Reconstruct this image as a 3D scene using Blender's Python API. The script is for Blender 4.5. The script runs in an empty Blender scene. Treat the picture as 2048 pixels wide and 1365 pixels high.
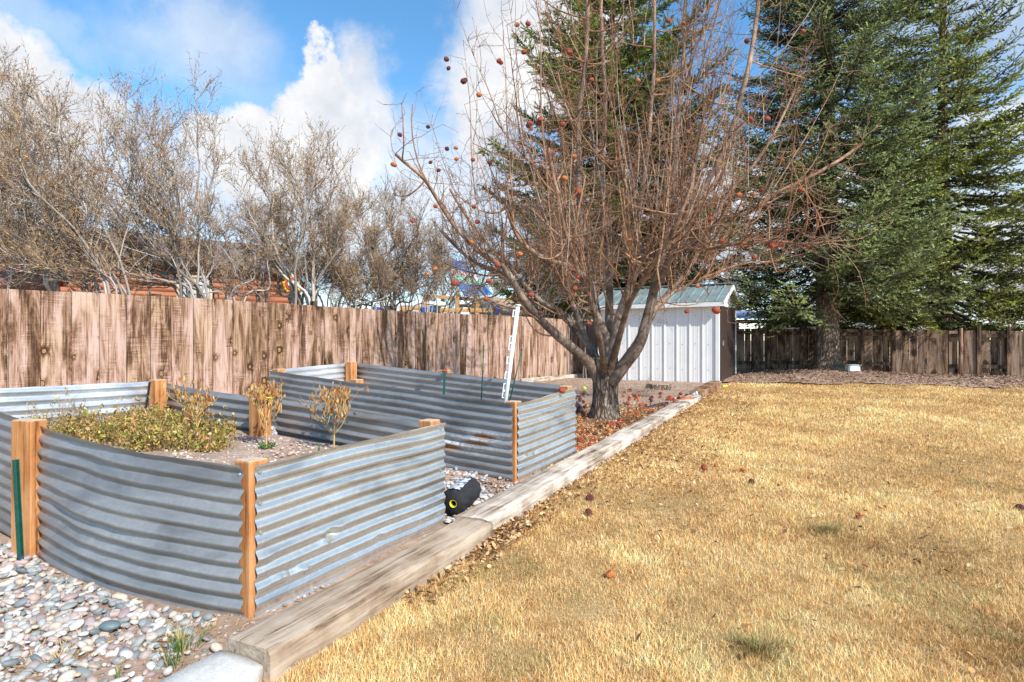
import bpy, bmesh, math, random
import numpy as np
from mathutils import Vector, Matrix, noise as mnoise
random.seed(7); RNG = np.random.default_rng(7)
R = math.radians
scene = bpy.context.scene
COL = scene.collection

# ------------------------------------------------------------------ camera
CAMH = 1.2; F = 1200.0
cam_d = bpy.data.cameras.new('camera'); cam = bpy.data.objects.new('camera', cam_d); COL.objects.link(cam)
cam.location = (0, 0, CAMH); cam.rotation_euler = (R(90), 0, 0)
cam_d.sensor_width = 36; cam_d.lens = F / 2048 * 36; cam_d.shift_y = -0.0007
cam_d.clip_start = 0.05; cam_d.clip_end = 2000
scene.camera = cam
# ------------------------------------------------------------------ light
SUN_AZ = (0.62, -0.785)        # horizontal direction towards the sun
SUN_EL = R(40)
sd = Vector((SUN_AZ[0] * math.cos(SUN_EL), SUN_AZ[1] * math.cos(SUN_EL), math.sin(SUN_EL))).normalized()
sun_d = bpy.data.lights.new('sun', 'SUN'); sun_d.energy = 5.0; sun_d.angle = R(0.5); sun_d.color = (1, .95, .87)
sun = bpy.data.objects.new('sun', sun_d); COL.objects.link(sun)
sun.rotation_euler = sd.to_track_quat('Z', 'Y').to_euler(); sun.location = (10, -10, 20)

world = bpy.data.worlds.new('World'); scene.world = world; world.use_nodes = True
WN = world.node_tree; WN.nodes.clear()
def wn(t, **kw):
    n = WN.nodes.new(t)
    for k, v in kw.items(): setattr(n, k, v)
    return n
def build_world():
    L = WN.links.new
    out = wn('ShaderNodeOutputWorld')
    sky = wn('ShaderNodeTexSky'); sky.sky_type = 'NISHITA'; sky.sun_disc = False
    sky.sun_elevation = SUN_EL; sky.sun_rotation = math.atan2(SUN_AZ[0], SUN_AZ[1])
    sky.altitude = 1500; sky.air_density = 1.0; sky.dust_density = 0.3; sky.ozone_density = 1.6
    hs = wn('ShaderNodeHueSaturation'); hs.inputs['Saturation'].default_value = 1.2; hs.inputs['Value'].default_value = 1.42; hs.inputs['Hue'].default_value = .491
    L(sky.outputs[0], hs.inputs['Color'])
    b1 = wn('ShaderNodeBackground'); b1.inputs[1].default_value = 0.15; L(hs.outputs[0], b1.inputs[0])
    tc = wn('ShaderNodeTexCoord')
    def vm(op, a, b=None):
        n = wn('ShaderNodeVectorMath', operation=op)
        for i, v in enumerate((a, b)):
            if v is None: continue
            if hasattr(v, 'links'): L(v, n.inputs[i])
            else: n.inputs[i].default_value = v
        return n
    def mt(op, a, b=0.0, c=None, clamp=False):
        n = wn('ShaderNodeMath', operation=op); n.use_clamp = clamp
        for i, v in enumerate((a, b, c)):
            if v is None: continue
            if hasattr(v, 'links'): L(v, n.inputs[i])
            else: n.inputs[i].default_value = v
        return n.outputs[0]
    d0 = tc.outputs['Generated']
    def noise(scale, detail, rough, vec, off=(0, 0, 0)):
        m = vm('ADD', vec, off)
        n = wn('ShaderNodeTexNoise'); n.inputs['Scale'].default_value = scale; n.inputs['Detail'].default_value = detail
        n.inputs['Roughness'].default_value = rough; L(m.outputs[0], n.inputs['Vector']); return n
    nz = noise(4.0, 8, .62, d0)
    dv = vm('MULTIPLY', vm('SUBTRACT', nz.outputs['Color'], (.5, .5, .5)).outputs[0], (.24, .24, .28))
    d = vm('ADD', d0, dv.outputs[0]).outputs[0]
    nz2 = noise(14.0, 6, .6, d0, (3, 1, 2))
    # cloud bodies: (photo direction px,py), half sizes, edge softness, density
    blobs = [(650, 290, .115, .13, .16, 1.0), (560, 320, .15, .11, .18, 1.0), (655, 195, .055, .085, .16, 1.0), (740, 250, .07, .12, .5, .9), (505, 255, .035, .04, .2, 1.0),
             (30, 200, .15, .13, .3, 1.0), (350, 45, .12, .08, .9, .55), (440, 120, .11, .04, 1.1, .3),
             (1000, 190, .085, .24, .6, 1.0), (1120, 60, .12, .16, .5, 1.0), (30, 0, .16, .04, 1.1, .35),
             (700, 420, .45, .12, .9, .85), (250, 370, .4, .12, .9, .75), (1400, 450, .5, .13, .9, .9), (2000, 30, .22, .12, 1.1, .5),
             (2000, 540, .35, .13, .9, .95), (2035, 240, .07, .04, .8, .8)]
    total = None
    for (px, py, sx, sz, soft, dens) in blobs:
        v = Vector(((px - 1024) / F, 1.0, (681 - py) / F)); n_ = v.length; v.normalize()
        k = 1 / n_
        s = vm('SUBTRACT', d, tuple(v)); s2 = vm('DIVIDE', s.outputs[0], (sx * k, sx * k * 1.3, sz * k))
        ln = wn('ShaderNodeVectorMath', operation='LENGTH'); L(s2.outputs[0], ln.inputs[0])
        mr = wn('ShaderNodeMapRange', interpolation_type='SMOOTHSTEP')
        L(ln.outputs['Value'], mr.inputs[0]); mr.inputs[1].default_value = 1 + soft * .5; mr.inputs[2].default_value = 1 - soft * .7
        mr.inputs[3].default_value = 0; mr.inputs[4].default_value = dens
        total = mr.outputs[0] if total is None else mt('MAXIMUM', total, mr.outputs[0])
    # a generic cloud field for every other direction
    sep = wn('ShaderNodeSeparateXYZ'); L(d0, sep.inputs[0])
    gen = wn('ShaderNodeMapRange', interpolation_type='SMOOTHSTEP'); gn = noise(2.3, 9, .58, d0, (7, 3, 5))
    L(gn.outputs[0], gen.inputs[0]); gen.inputs[1].default_value = .50; gen.inputs[2].default_value = .66; gen.inputs[4].default_value = .8
    back = wn('ShaderNodeMapRange'); L(sep.outputs[1], back.inputs[0]); back.inputs[1].default_value = .45; back.inputs[2].default_value = .0
    gm = mt('MULTIPLY', gen.outputs[0], back.outputs[0])
    total = mt('MAXIMUM', total, gm)
    # cloud brightness: bright tops, blue grey bases
    sh = wn('ShaderNodeValToRGB'); sh.color_ramp.elements[0].position = .30; sh.color_ramp.elements[0].color = (.56, .62, .74, 1)
    sh.color_ramp.elements[1].position = .62; sh.color_ramp.elements[1].color = (1, 1, 1.0, 1)
    mixn = mt('ADD', mt('MULTIPLY', noise(7, 7, .6, d, (1, 5, 2)).outputs[0], .65), mt('MULTIPLY', nz2.outputs[0], .35))
    L(mixn, sh.inputs[0])
    b2 = wn('ShaderNodeBackground'); b2.inputs[1].default_value = .82; L(sh.outputs[0], b2.inputs[0])
    mx = wn('ShaderNodeMixShader'); L(total, mx.inputs[0]); L(b1.outputs[0], mx.inputs[1]); L(b2.outputs[0], mx.inputs[2])
    L(mx.outputs[0], out.inputs[0])
build_world()
vs = scene.view_settings; scene.display_settings.display_device = 'sRGB'
vs.view_transform = 'Standard'; vs.look = 'None'; vs.exposure = 0.34; vs.gamma = 1; vs.use_curve_mapping = False
scene.cycles.max_bounces = 6; scene.cycles.transparent_max_bounces = 6

# ------------------------------------------------------------------ helpers
def P(x, y, Y):
    """photo pixel (2048 wide) at distance Y -> world point"""
    return Vector(((x - 1024) * Y / F, Y, CAMH - (y - 681) * Y / F))

def tag(o, label=None, cat=None, group=None, kind=None):
    if label: o['label'] = label
    if cat: o['category'] = cat
    if group: o['group'] = group
    if kind: o['kind'] = kind
    return o
def empty(name, loc, label, cat, group=None, rz=0.0):
    o = bpy.data.objects.new(name, None); COL.objects.link(o); o.location = loc; o.rotation_euler = (0, 0, rz)
    o.empty_display_size = .1
    return tag(o, label, cat, group)
def link(name, me, mat=None, parent=None, loc=None, rot=None):
    if mat is not None: me.materials.append(mat)
    o = bpy.data.objects.new(name, me); COL.objects.link(o)
    if parent is not None: o.parent = parent
    if loc is not None: o.location = loc
    if rot is not None: o.rotation_euler = rot
    return o
def mesh_np(name, V, Fs, smooth=False, cols=None, attrs=None):
    """V (n,3); Fs list of face arrays, each (m,k)"""
    me = bpy.data.meshes.new(name)
    V = np.asarray(V, dtype=np.float32).reshape(-1, 3)
    Fs = [np.asarray(f, dtype=np.int32) for f in Fs if len(f)]
    loops = np.concatenate([f.ravel() for f in Fs]); tot = np.concatenate([np.full(len(f), f.shape[1], np.int32) for f in Fs])
    st = np.concatenate([[0], np.cumsum(tot)[:-1]]).astype(np.int32)
    me.vertices.add(len(V)); me.vertices.foreach_set('co', V.ravel())
    me.loops.add(len(loops)); me.loops.foreach_set('vertex_index', loops)
    me.polygons.add(len(tot)); me.polygons.foreach_set('loop_start', st); me.polygons.foreach_set('loop_total', tot)
    if smooth: me.polygons.foreach_set('use_smooth', np.ones(len(tot), bool))
    if cols is not None:
        c = np.asarray(cols, dtype=np.float32)
        if c.shape[1] == 3: c = np.concatenate([c, np.ones((len(c), 1), np.float32)], 1)
        a = me.color_attributes.new('Col', 'FLOAT_COLOR', 'POINT'); a.data.foreach_set('color', c.ravel())
    for k, v in (attrs or {}).items():
        a = me.attributes.new(k, 'FLOAT', 'POINT'); a.data.foreach_set('value', np.asarray(v, np.float32).ravel())
    me.update(calc_edges=True); me.validate()
    return me
def bm_mesh(name, bm, smooth=False):
    me = bpy.data.meshes.new(name); bm.normal_update(); bm.to_mesh(me); bm.free()
    if smooth:
        for p in me.polygons: p.use_smooth = True
    return me
def add_box(bm, c, s, rot=None, bevel=0.0):
    m = Matrix.Translation(c) @ (rot.to_4x4() if rot is not None else Matrix.Identity(4)) @ Matrix.Diagonal((*s, 1))
    r = bmesh.ops.create_cube(bm, size=1, matrix=m)
    if bevel > 0:
        es = set(e for v in r['verts'] for e in v.link_edges)
        bmesh.ops.bevel(bm, geom=list(es), offset=bevel, segments=1, affect='EDGES', profile=.5)
def box(name, c, s, mat, parent=None, rz=0.0, bevel=0.004, rot=None):
    bm = bmesh.new(); add_box(bm, (0, 0, 0), s, None, bevel)
    o = link(name, bm_mesh(name, bm), mat, parent, c, (0, 0, rz))
    if rot is not None: o.rotation_euler = rot.to_euler()
    return o
def rotz(a): return Matrix.Rotation(a, 3, 'Z')
def vnoise(x, y, seed=0):
    """vectorised smooth value noise, -1..1"""
    x = np.asarray(x, float); y = np.asarray(y, float)
    xi = np.floor(x).astype(np.int64); yi = np.floor(y).astype(np.int64); fx = x - xi; fy = y - yi
    def h(a, b):
        n = (a * 374761393 + b * 668265263 + seed * 974711) & 0x7fffffff
        n = ((n ^ (n >> 13)) * 1274126177) & 0x7fffffff
        return ((n ^ (n >> 16)) & 0xffff) / 32767.5 - 1
    u = fx * fx * (3 - 2 * fx); v = fy * fy * (3 - 2 * fy)
    return (h(xi, yi) * (1 - u) + h(xi + 1, yi) * u) * (1 - v) + (h(xi, yi + 1) * (1 - u) + h(xi + 1, yi + 1) * u) * v
def fbm(x, y, seed=0, o=4):
    t = 0; a = .5
    for i in range(o): t = t + a * vnoise(np.asarray(x) * 2 ** i, np.asarray(y) * 2 ** i, seed + i); a *= .5
    return t
def sstep(a, b, x):
    t = np.clip((np.asarray(x, float) - a) / (b - a), 0, 1); return t * t * (3 - 2 * t)

# ---- terrain
T0 = (-.845, 2.19); TD = (.4472, .8944); TN = (-.8944, .4472)
def tdist(x, y): return (x - T0[0]) * TN[0] + (y - T0[1]) * TN[1]
def talong(x, y): return (x - T0[0]) * TD[0] + (y - T0[1]) * TD[1]
def gz(x, y):
    x = np.asarray(x, float); y = np.asarray(y, float)
    b = .018 * np.clip(y - 3, 0, 10.9)
    d = np.clip(tdist(x, y) - .1, 0, 5)
    k = (.025 + .032 * sstep(2.6, 6, y)) * (1 - sstep(9.5, 14, y))
    b = b + d * k
    b = b + .10 * sstep(13.4, 15.2, y + .27 * (x - 5)) * sstep(4.5, 6.5, x)
    b = b + .05 * np.exp(-((x - 1.19) ** 2 + (y - 7.9) ** 2) / .35)
    b = b + .10 * np.exp(-((x - 8.4) ** 2 + (y - 15.9) ** 2) / 1.6)
    return b
def g(x, y): return float(gz(x, y))

# ------------------------------------------------------------------ materials
class NT:
    def __init__(s, name):
        s.m = bpy.data.materials.new(name); s.m.use_nodes = True; s.t = s.m.node_tree
        s.b = s.t.nodes['Principled BSDF']; s.tc = s.t.nodes.new('ShaderNodeTexCoord'); s.L = s.t.links.new
    def n(s, t, **kw):
        x = s.t.nodes.new(t)
        for k, v in kw.items(): setattr(x, k, v)
        return x
    def put(s, sock, v):
        if hasattr(v, 'links'): s.L(v, sock)
        else: sock.default_value = v
    def mapc(s, scale=(1, 1, 1), src='Object', rot=(0, 0, 0), vec=None):
        m = s.n('ShaderNodeMapping'); s.L(vec if vec is not None else s.tc.outputs[src], m.inputs[0])
        m.inputs['Scale'].default_value = scale; m.inputs['Rotation'].default_value = rot; return m.outputs[0]
    def noise(s, scale, detail=5, rough=.6, vec=None, dist=0, out=0):
        x = s.n('ShaderNodeTexNoise'); x.inputs['Scale'].default_value = scale; x.inputs['Detail'].default_value = detail
        x.inputs['Roughness'].default_value = rough; x.inputs['Distortion'].default_value = dist
        s.L(vec if vec is not None else s.tc.outputs['Object'], x.inputs['Vector']); return x.outputs[out]
    def vor(s, scale, vec=None, feature='F1', out='Distance', rnd=1):
        x = s.n('ShaderNodeTexVoronoi', feature=feature); x.inputs['Scale'].default_value = scale; x.inputs['Randomness'].default_value = rnd
        s.L(vec if vec is not None else s.tc.outputs['Object'], x.inputs['Vector']); return x.outputs[out]
    def ramp(s, fac, stops, interp='LINEAR'):
        x = s.n('ShaderNodeValToRGB'); cr = x.color_ramp; cr.interpolation = interp
        while len(cr.elements) < len(stops): cr.elements.new(.5)
        for e, (p, c) in zip(cr.elements, stops):
            e.position = p; e.color = (*c, 1) if len(c) == 3 else c
        s.put(x.inputs[0], fac); return x.outputs[0]
    def rng(s, v, a, b, c=0, d=1, smooth=True):
        x = s.n('ShaderNodeMapRange', interpolation_type='SMOOTHSTEP' if smooth else 'LINEAR'); s.put(x.inputs[0], v)
        for i, q in enumerate((a, b, c, d)): x.inputs[i + 1].default_value = q
        return x.outputs[0]
    def mix(s, f, a, b, mode='MIX'):
        x = s.n('ShaderNodeMix', data_type='RGBA', blend_type=mode); s.put(x.inputs[0], f)
        for sock, v in ((x.inputs[6], a), (x.inputs[7], b)):
            if hasattr(v, 'links'): s.L(v, sock)
            else: sock.default_value = (*v, 1) if len(v) == 3 else v
        return x.outputs[2]
    def math(s, op, a, b=0.0, clamp=False):
        x = s.n('ShaderNodeMath', operation=op); x.use_clamp = clamp; s.put(x.inputs[0], a); s.put(x.inputs[1], b); return x.outputs[0]
    def attr(s, name, out='Color'):
        x = s.n('ShaderNodeAttribute', attribute_name=name); return x.outputs[out]
    def bump(s, h, strength=.3, dist=.01):
        x = s.n('ShaderNodeBump'); x.inputs['Strength'].default_value = strength; x.inputs['Distance'].default_value = dist
        s.put(x.inputs['Height'], h); s.L(x.outputs[0], s.b.inputs['Normal'])
    def fin(s, col=None, rough=.8, metal=0.0, spec=None):
        if col is not None:
            if hasattr(col, 'links'): s.L(col, s.b.inputs['Base Color'])
            else: s.b.inputs['Base Color'].default_value = (*col, 1)
        s.put(s.b.inputs['Roughness'], rough); s.put(s.b.inputs['Metallic'], metal)
        if spec is not None: s.b.inputs['Specular IOR Level'].default_value = spec
        return s.m
def m_plain(name, c, rough=.6, var=.25, scale=12, metal=0, bump=.15):
    s = NT(name); nz = s.noise(scale, 6, .65)
    lo = tuple(q * (1 - var) for q in c); hi = tuple(min(1, q * (1 + var)) for q in c)
    s.bump(s.noise(scale * 3, 5, .6), bump, .004)
    return s.fin(s.ramp(nz, [(.3, lo), (.7, hi)]), rough, metal)
def m_col(name, rough=.75, tint=(1, 1, 1), transl=0.0, bump=0, scale=30, spec=.3, mottle=0):
    s = NT(name); c = s.attr('Col')
    if mottle: c = s.mix(1.0, c, s.ramp(s.math('ADD', s.math('MULTIPLY', s.noise(mottle, 7, .7), .6), s.math('MULTIPLY', s.noise(mottle * .22, 4, .6), .4)), [(.34, (.30, .28, .27)), (.5, (.95, .93, .92)), (.66, (1.65, 1.6, 1.55))]), 'MULTIPLY')
    if tint != (1, 1, 1): c = s.mix(1.0, c, tint, 'MULTIPLY')
    if bump: s.bump(s.noise(scale, 4, .6), bump, .004)
    m = s.fin(c, rough, 0, spec)
    if transl:
        tr = s.n('ShaderNodeBsdfTranslucent'); s.L(c, tr.inputs[0]); mx = s.n('ShaderNodeMixShader'); mx.inputs[0].default_value = transl
        out = s.t.nodes['Material Output']; s.L(s.b.outputs[0], mx.inputs[1]); s.L(tr.outputs[0], mx.inputs[2]); s.L(mx.outputs[0], out.inputs[0])
    return m

def m_fence_wood(name, tones, knot=True, seed=0.0):
    """vertical rough sawn boards: x along, z up; 'rnd' per board"""
    dark, mid, light, pink = tones
    s = NT(name); rnd = s.attr('rnd', 'Fac')
    off = s.n('ShaderNodeCombineXYZ'); s.put(off.inputs[0], s.math('MULTIPLY', rnd, 17.0)); s.put(off.inputs[2], s.math('MULTIPLY', rnd, 31.0)); off.inputs[1].default_value = seed
    va = s.n('ShaderNodeVectorMath', operation='ADD'); s.L(s.tc.outputs['Object'], va.inputs[0]); s.L(off.outputs[0], va.inputs[1]); base = va.outputs[0]
    # knots
    kv = s.mapc((3.7, .001, 1.6), vec=base)
    kd = s.vor(1.0, kv); kc = s.vor(1.0, kv, out='Color'); kp = s.vor(1.0, kv, out='Position')
    km = s.n('ShaderNodeSeparateColor'); s.L(kc, km.inputs[0])
    df = s.n('ShaderNodeVectorMath', operation='SUBTRACT'); s.L(kv, df.inputs[0]); s.L(kp, df.inputs[1])
    dm = s.n('ShaderNodeVectorMath', operation='MULTIPLY'); s.L(df.outputs[0], dm.inputs[0]); dm.inputs[1].default_value = (.27, 0, .50)
    ln = s.n('ShaderNodeVectorMath', operation='LENGTH'); s.L(dm.outputs[0], ln.inputs[0]); kr0 = ln.outputs['Value']
    kr = s.math('MULTIPLY', kr0, s.math('ADD', .72, s.math('MULTIPLY', s.noise(14, 4, .6, base), .6)))
    has = s.rng(km.outputs[0], .60, .64)
    ksz = s.math('ADD', s.math('MULTIPLY', km.outputs[1], .018), .010)
    krn = s.math('DIVIDE', kr, ksz)
    core = s.math('MULTIPLY', s.rng(krn, 1.15, .95), has)
    halo = s.math('MULTIPLY', s.rng(krn, 4.2, 1.0), has)
    # grain bends round knots
    bend = s.math('MULTIPLY', halo, .03)
    cb = s.n('ShaderNodeCombineXYZ'); s.put(cb.inputs[0], bend)
    vb = s.n('ShaderNodeVectorMath', operation='ADD'); s.L(base, vb.inputs[0]); s.L(cb.outputs[0], vb.inputs[1])
    gr = s.noise(1.0, 8, .74, s.mapc((70, 3, 1.6), vec=vb.outputs[0]), .5)
    gr2 = s.noise(1.0, 5, .6, s.mapc((11, 3, .55), vec=vb.outputs[0]), 1.0)
    saw = s.noise(1.0, 3, .7, s.mapc((3, 3, 95), vec=base, rot=(0, .20, 0)), 1.5)
    sawm = s.rng(s.noise(1.0, 4, .6, s.mapc((5, 3, 2.2), vec=base)), .46, .62)
    patch = s.noise(1.0, 6, .7, s.mapc((7, 2, 1.1), vec=base), .6)
    f = s.math('ADD', s.math('MULTIPLY', gr, .80), s.math('MULTIPLY', gr2, .24))
    f = s.math('ADD', f, s.math('MULTIPLY', s.math('MULTIPLY', s.math('SUBTRACT', saw, .5), sawm), .80))
    f = s.math('ADD', f, s.math('MULTIPLY', s.math('SUBTRACT', patch, .5), 1.35))
    f = s.math('ADD', f, s.math('MULTIPLY', s.math('SUBTRACT', rnd, .5), .20))
    f = s.math('SUBTRACT', f, s.math('MULTIPLY', halo, .22))
    col = s.ramp(f, [(.30, dark), (.43, mid), (.54, light), (.70, pink)])
    col = s.mix(s.math('MULTIPLY', s.rng(s.noise(1.1, 4, .6, base), .46, .62), .45), col, s.ramp(f, [(.34, dark), (.5, (.30, .185, .085)), (.66, (.50, .36, .21))]))
    col = s.mix(s.math('MULTIPLY', core, .8), col, s.ramp(s.noise(60, 3, .6, base), [(.3, (.22, .12, .05)), (.7, (.50, .34, .18))])) if knot else col
    ring = s.math('MULTIPLY', s.math('MULTIPLY', s.rng(krn, 1.0, 1.15), s.rng(krn, 1.6, 1.25)), has)
    if knot: col = s.mix(ring, col, tuple(q * .55 for q in dark))
    h = s.math('ADD', gr, s.math('MULTIPLY', saw, .8)); s.bump(h, .55, .004)
    return s.fin(col, .9, 0, .15)

def m_timber(name, dark, mid, light, along=0):
    s = NT(name)
    sc = (1.6, 26, 26) if along == 0 else (26, 26, 1.6)
    sc2 = (4, 75, 75) if along == 0 else (75, 75, 4)
    sc3 = (.8, 9, 9) if along == 0 else (9, 9, .8)
    a = s.noise(1.0, 7, .66, s.mapc(sc), .5); b = s.noise(1.0, 5, .6, s.mapc(sc2), .3); c = s.noise(1.0, 4, .6, s.mapc(sc3), 1.0)
    p = s.noise(3.0, 5, .6)
    f = s.math('ADD', s.math('ADD', s.math('MULTIPLY', a, .45), s.math('MULTIPLY', b, .25)), s.math('ADD', s.math('MULTIPLY', c, .25), s.math('MULTIPLY', s.math('SUBTRACT', p, .45), .5)))
    crack = s.rng(a, .37, .31)
    col = s.ramp(f, [(.34, dark), (.45, mid), (.58, light)]); col = s.mix(s.math('MULTIPLY', crack, .75), col, tuple(q * .5 for q in dark))
    s.bump(s.math('SUBTRACT', s.math('ADD', a, s.math('MULTIPLY', b, .5)), s.math('MULTIPLY', crack, .5)), .7, .008)
    return s.fin(col, .9, 0, .15)

def m_galv(name, base=(.56, .59, .62), rough=.33, dull=.3, brown=.25):
    s = NT(name)
    st = s.noise(1.0, 6, .6, s.mapc((1.6, 1.6, 6)), 1.0); sp = s.vor(55, out='Color'); spx = s.n('ShaderNodeSeparateColor'); s.L(sp, spx.inputs[0])
    n2 = s.noise(9, 6, .65)
    scr = s.noise(1.0, 3, .6, s.mapc((3, 3, 120)))
    c = s.ramp(st, [(.32, tuple(q * .62 for q in base)), (.5, base), (.7, tuple(min(.9, q * 1.22) for q in base))])
    c = s.mix(s.math('MULTIPLY', s.rng(n2, .55, .72), brown), c, (.26, .19, .14))
    c = s.mix(s.math('MULTIPLY', spx.outputs[0], .26), c, tuple(q * .6 for q in base))
    r = s.attr('Col'); rs = s.n('ShaderNodeSeparateColor'); s.L(r, rs.inputs[0])
    halo = s.math('MULTIPLY', rs.outputs[1], s.rng(s.noise(30, 5, .7), .35, .55)); rust = s.math('MULTIPLY', rs.outputs[0], s.rng(s.noise(60, 5, .7), .30, .46))
    c = s.mix(s.math('MULTIPLY', halo, .8), c, (.74, .76, .77)); c = s.mix(rust, c, s.ramp(s.noise(80, 4, .7), [(.35, (.16, .06, .02)), (.65, (.48, .22, .06))]))
    ro = s.math('ADD', s.math('MULTIPLY', s.math('SUBTRACT', st, .3), dull), rough)
    ro = s.math('ADD', ro, s.math('MULTIPLY', s.math('MAXIMUM', halo, rust), .4), True)
    met = s.math('SUBTRACT', .93, s.math('MULTIPLY', s.math('MAXIMUM', halo, rust), .7), True)
    met = s.math('SUBTRACT', met, dull * 1.0, True)
    s.bump(s.math('ADD', s.math('MULTIPLY', n2, .6), s.math('MULTIPLY', scr, .1)), .16, .006)
    return s.fin(c, ro, met)

FT = ((.065, .034, .020), (.21, .115, .068), (.385, .245, .180), (.53, .375, .315))
MAT = dict(
    fence=m_fence_wood('weathered_fence_boards', FT),
    fence_dark=m_fence_wood('old_dark_fence_boards', ((.035, .022, .015), (.10, .062, .042), (.21, .135, .092), (.34, .23, .165)), knot=False),
    timber=m_timber('grey_timber', (.10, .065, .045), (.30, .215, .145), (.48, .385, .29)),
    timber_pale=m_timber('bleached_timber', (.10, .07, .05), (.37, .29, .22), (.66, .58, .49)),
    timber_red=m_timber('red_brown_timber', (.05, .022, .012), (.17, .07, .035), (.36, .24, .15)),
    cedar=m_timber('cedar_post', (.16, .055, .016), (.46, .19, .065), (.60, .30, .13), along=2),
    endgrain=m_plain('post_end_grain', (.55, .42, .30), .9, .3, 60),
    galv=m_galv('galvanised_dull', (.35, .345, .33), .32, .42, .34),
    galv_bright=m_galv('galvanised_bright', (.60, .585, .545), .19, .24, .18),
    galv_sunlit=m_galv('galvanised_sunlit', (.66, .69, .72), .42, .25, .05),  # paler copy of the sheet metal, sun glare painted into its colour
    white_metal=m_plain('white_painted_metal', (.78, .78, .76), .42, .05, 3, 0, .03),
    white_plastic=m_plain('white_plastic', (.82, .82, .80), .35, .05, 5, 0, .02),
    bluegrey_roof=m_plain('blue_grey_metal_roof', (.24, .31, .31), .45, .22, 3, .2, .05),
    dark_brown=m_plain('dark_brown_door', (.045, .027, .022), .55, .3, 8),
    tan_trim=m_plain('tan_trim', (.45, .38, .27), .7, .2, 8),
    green_paint=m_plain('green_enamel', (.008, .075, .055), .4, .25, 30),
    black_fabric=m_plain('black_fabric', (.018, .018, .020), .85, .4, 25),
    yellow_plastic=m_plain('yellow_plastic', (.75, .68, .03), .4, .1, 20),
    lime=m_plain('tennis_felt', (.50, .85, .05), .9, .1, 60, 0, .5),
    bark_apple=m_col('apple_bark', .85, bump=.9, scale=38, spec=.1, mottle=24),
    bark_grey=m_col('grey_bark', .85, bump=.35, scale=40, spec=.1),
    leafy=m_col('leaf', .75, transl=.20, spec=.1),
    needle=m_col('needles', .8, transl=.10, spec=.08),
    grass=m_col('dry_grass', .85, transl=.22, spec=.05),
    stone=m_col('pebble', .6, bump=.25, scale=60, spec=.4),
    tcol=m_col('painted', .7, bump=.1, scale=30, spec=.3),
)
def m_trunk():
    s = NT('rough_trunk_bark')
    v = s.mapc((16, 16, 3.2)); a = s.noise(1.0, 8, .7, v, 1.0); vo = s.vor(1.0, s.mapc((22, 22, 5)), 'DISTANCE_TO_EDGE')
    crack = s.rng(vo, .20, .02); c = s.ramp(a, [(.3, (.07, .045, .03)), (.5, (.24, .18, .13)), (.68, (.46, .38, .30))])
    c = s.mix(s.math('MULTIPLY', crack, .7), c, (.045, .03, .02)); s.bump(s.math('SUBTRACT', a, s.math('MULTIPLY', crack, .6)), .9, .03)
    return s.fin(c, .92, 0, .1)
MAT['trunk'] = m_trunk()
def m_soil(name, cols, peb=.6, scale=1.0):
    s = NT(name); a = s.noise(2.2, 8, .7); b = s.noise(30 * scale, 6, .7); v = s.vor(38 * scale); vc = s.vor(38 * scale, out='Color')
    sc = s.n('ShaderNodeSeparateColor'); s.L(vc, sc.inputs[0])
    c = s.ramp(s.math('ADD', s.math('MULTIPLY', a, .5), s.math('MULTIPLY', b, .5)), [(.35, cols[0]), (.5, cols[1]), (.64, cols[2])])
    has = s.math('MULTIPLY', s.math('MULTIPLY', s.rng(sc.outputs[0], 1 - peb, 1 - peb + .05), s.rng(v, .42, .34)), s.rng(a, .40, .52))
    pc = s.ramp(sc.outputs[1], [(0, (.30, .24, .21)), (.4, (.55, .44, .38)), (.7, (.42, .40, .38)), (1, (.68, .56, .48))])
    c = s.mix(has, c, pc); s.bump(s.math('ADD', s.math('MULTIPLY', b, .6), s.math('MULTIPLY', has, .7)), .8, .02)
    return s.fin(c, .95, 0, .1)
MAT['dirt'] = m_soil('dry_dirt', ((.22, .145, .10), (.36, .25, .18), (.47, .34, .26)), .25)
MAT['soil'] = m_soil('bed_soil', ((.25, .17, .125), (.40, .29, .22), (.52, .40, .32)), .6)
def m_lawnbase():
    s = NT('dry_lawn_thatch'); a = s.noise(1.1, 6, .6); b = s.noise(50, 6, .75); c3 = s.noise(9, 5, .7)
    f = s.math('ADD', s.math('MULTIPLY', a, .35), s.math('ADD', s.math('MULTIPLY', b, .4), s.math('MULTIPLY', c3, .25)))
    c = s.ramp(f, [(.34, (.24, .15, .065)), (.5, (.48, .32, .14)), (.64, (.68, .49, .25))]); s.bump(b, .9, .02)
    return s.fin(c, .95, 0, .1)
MAT['lawn'] = m_lawnbase()
def m_conc():
    s = NT('pale_concrete'); a = s.noise(5, 8, .7); b = s.noise(90, 5, .7)
    c = s.ramp(s.math('ADD', s.math('MULTIPLY', a, .6), s.math('MULTIPLY', b, .4)), [(.35, (.42, .40, .36)), (.6, (.70, .69, .65))])
    s.bump(s.math('ADD', a, b), .3, .006); return s.fin(c, .9, 0, .2)
MAT['concrete'] = m_conc()

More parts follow.
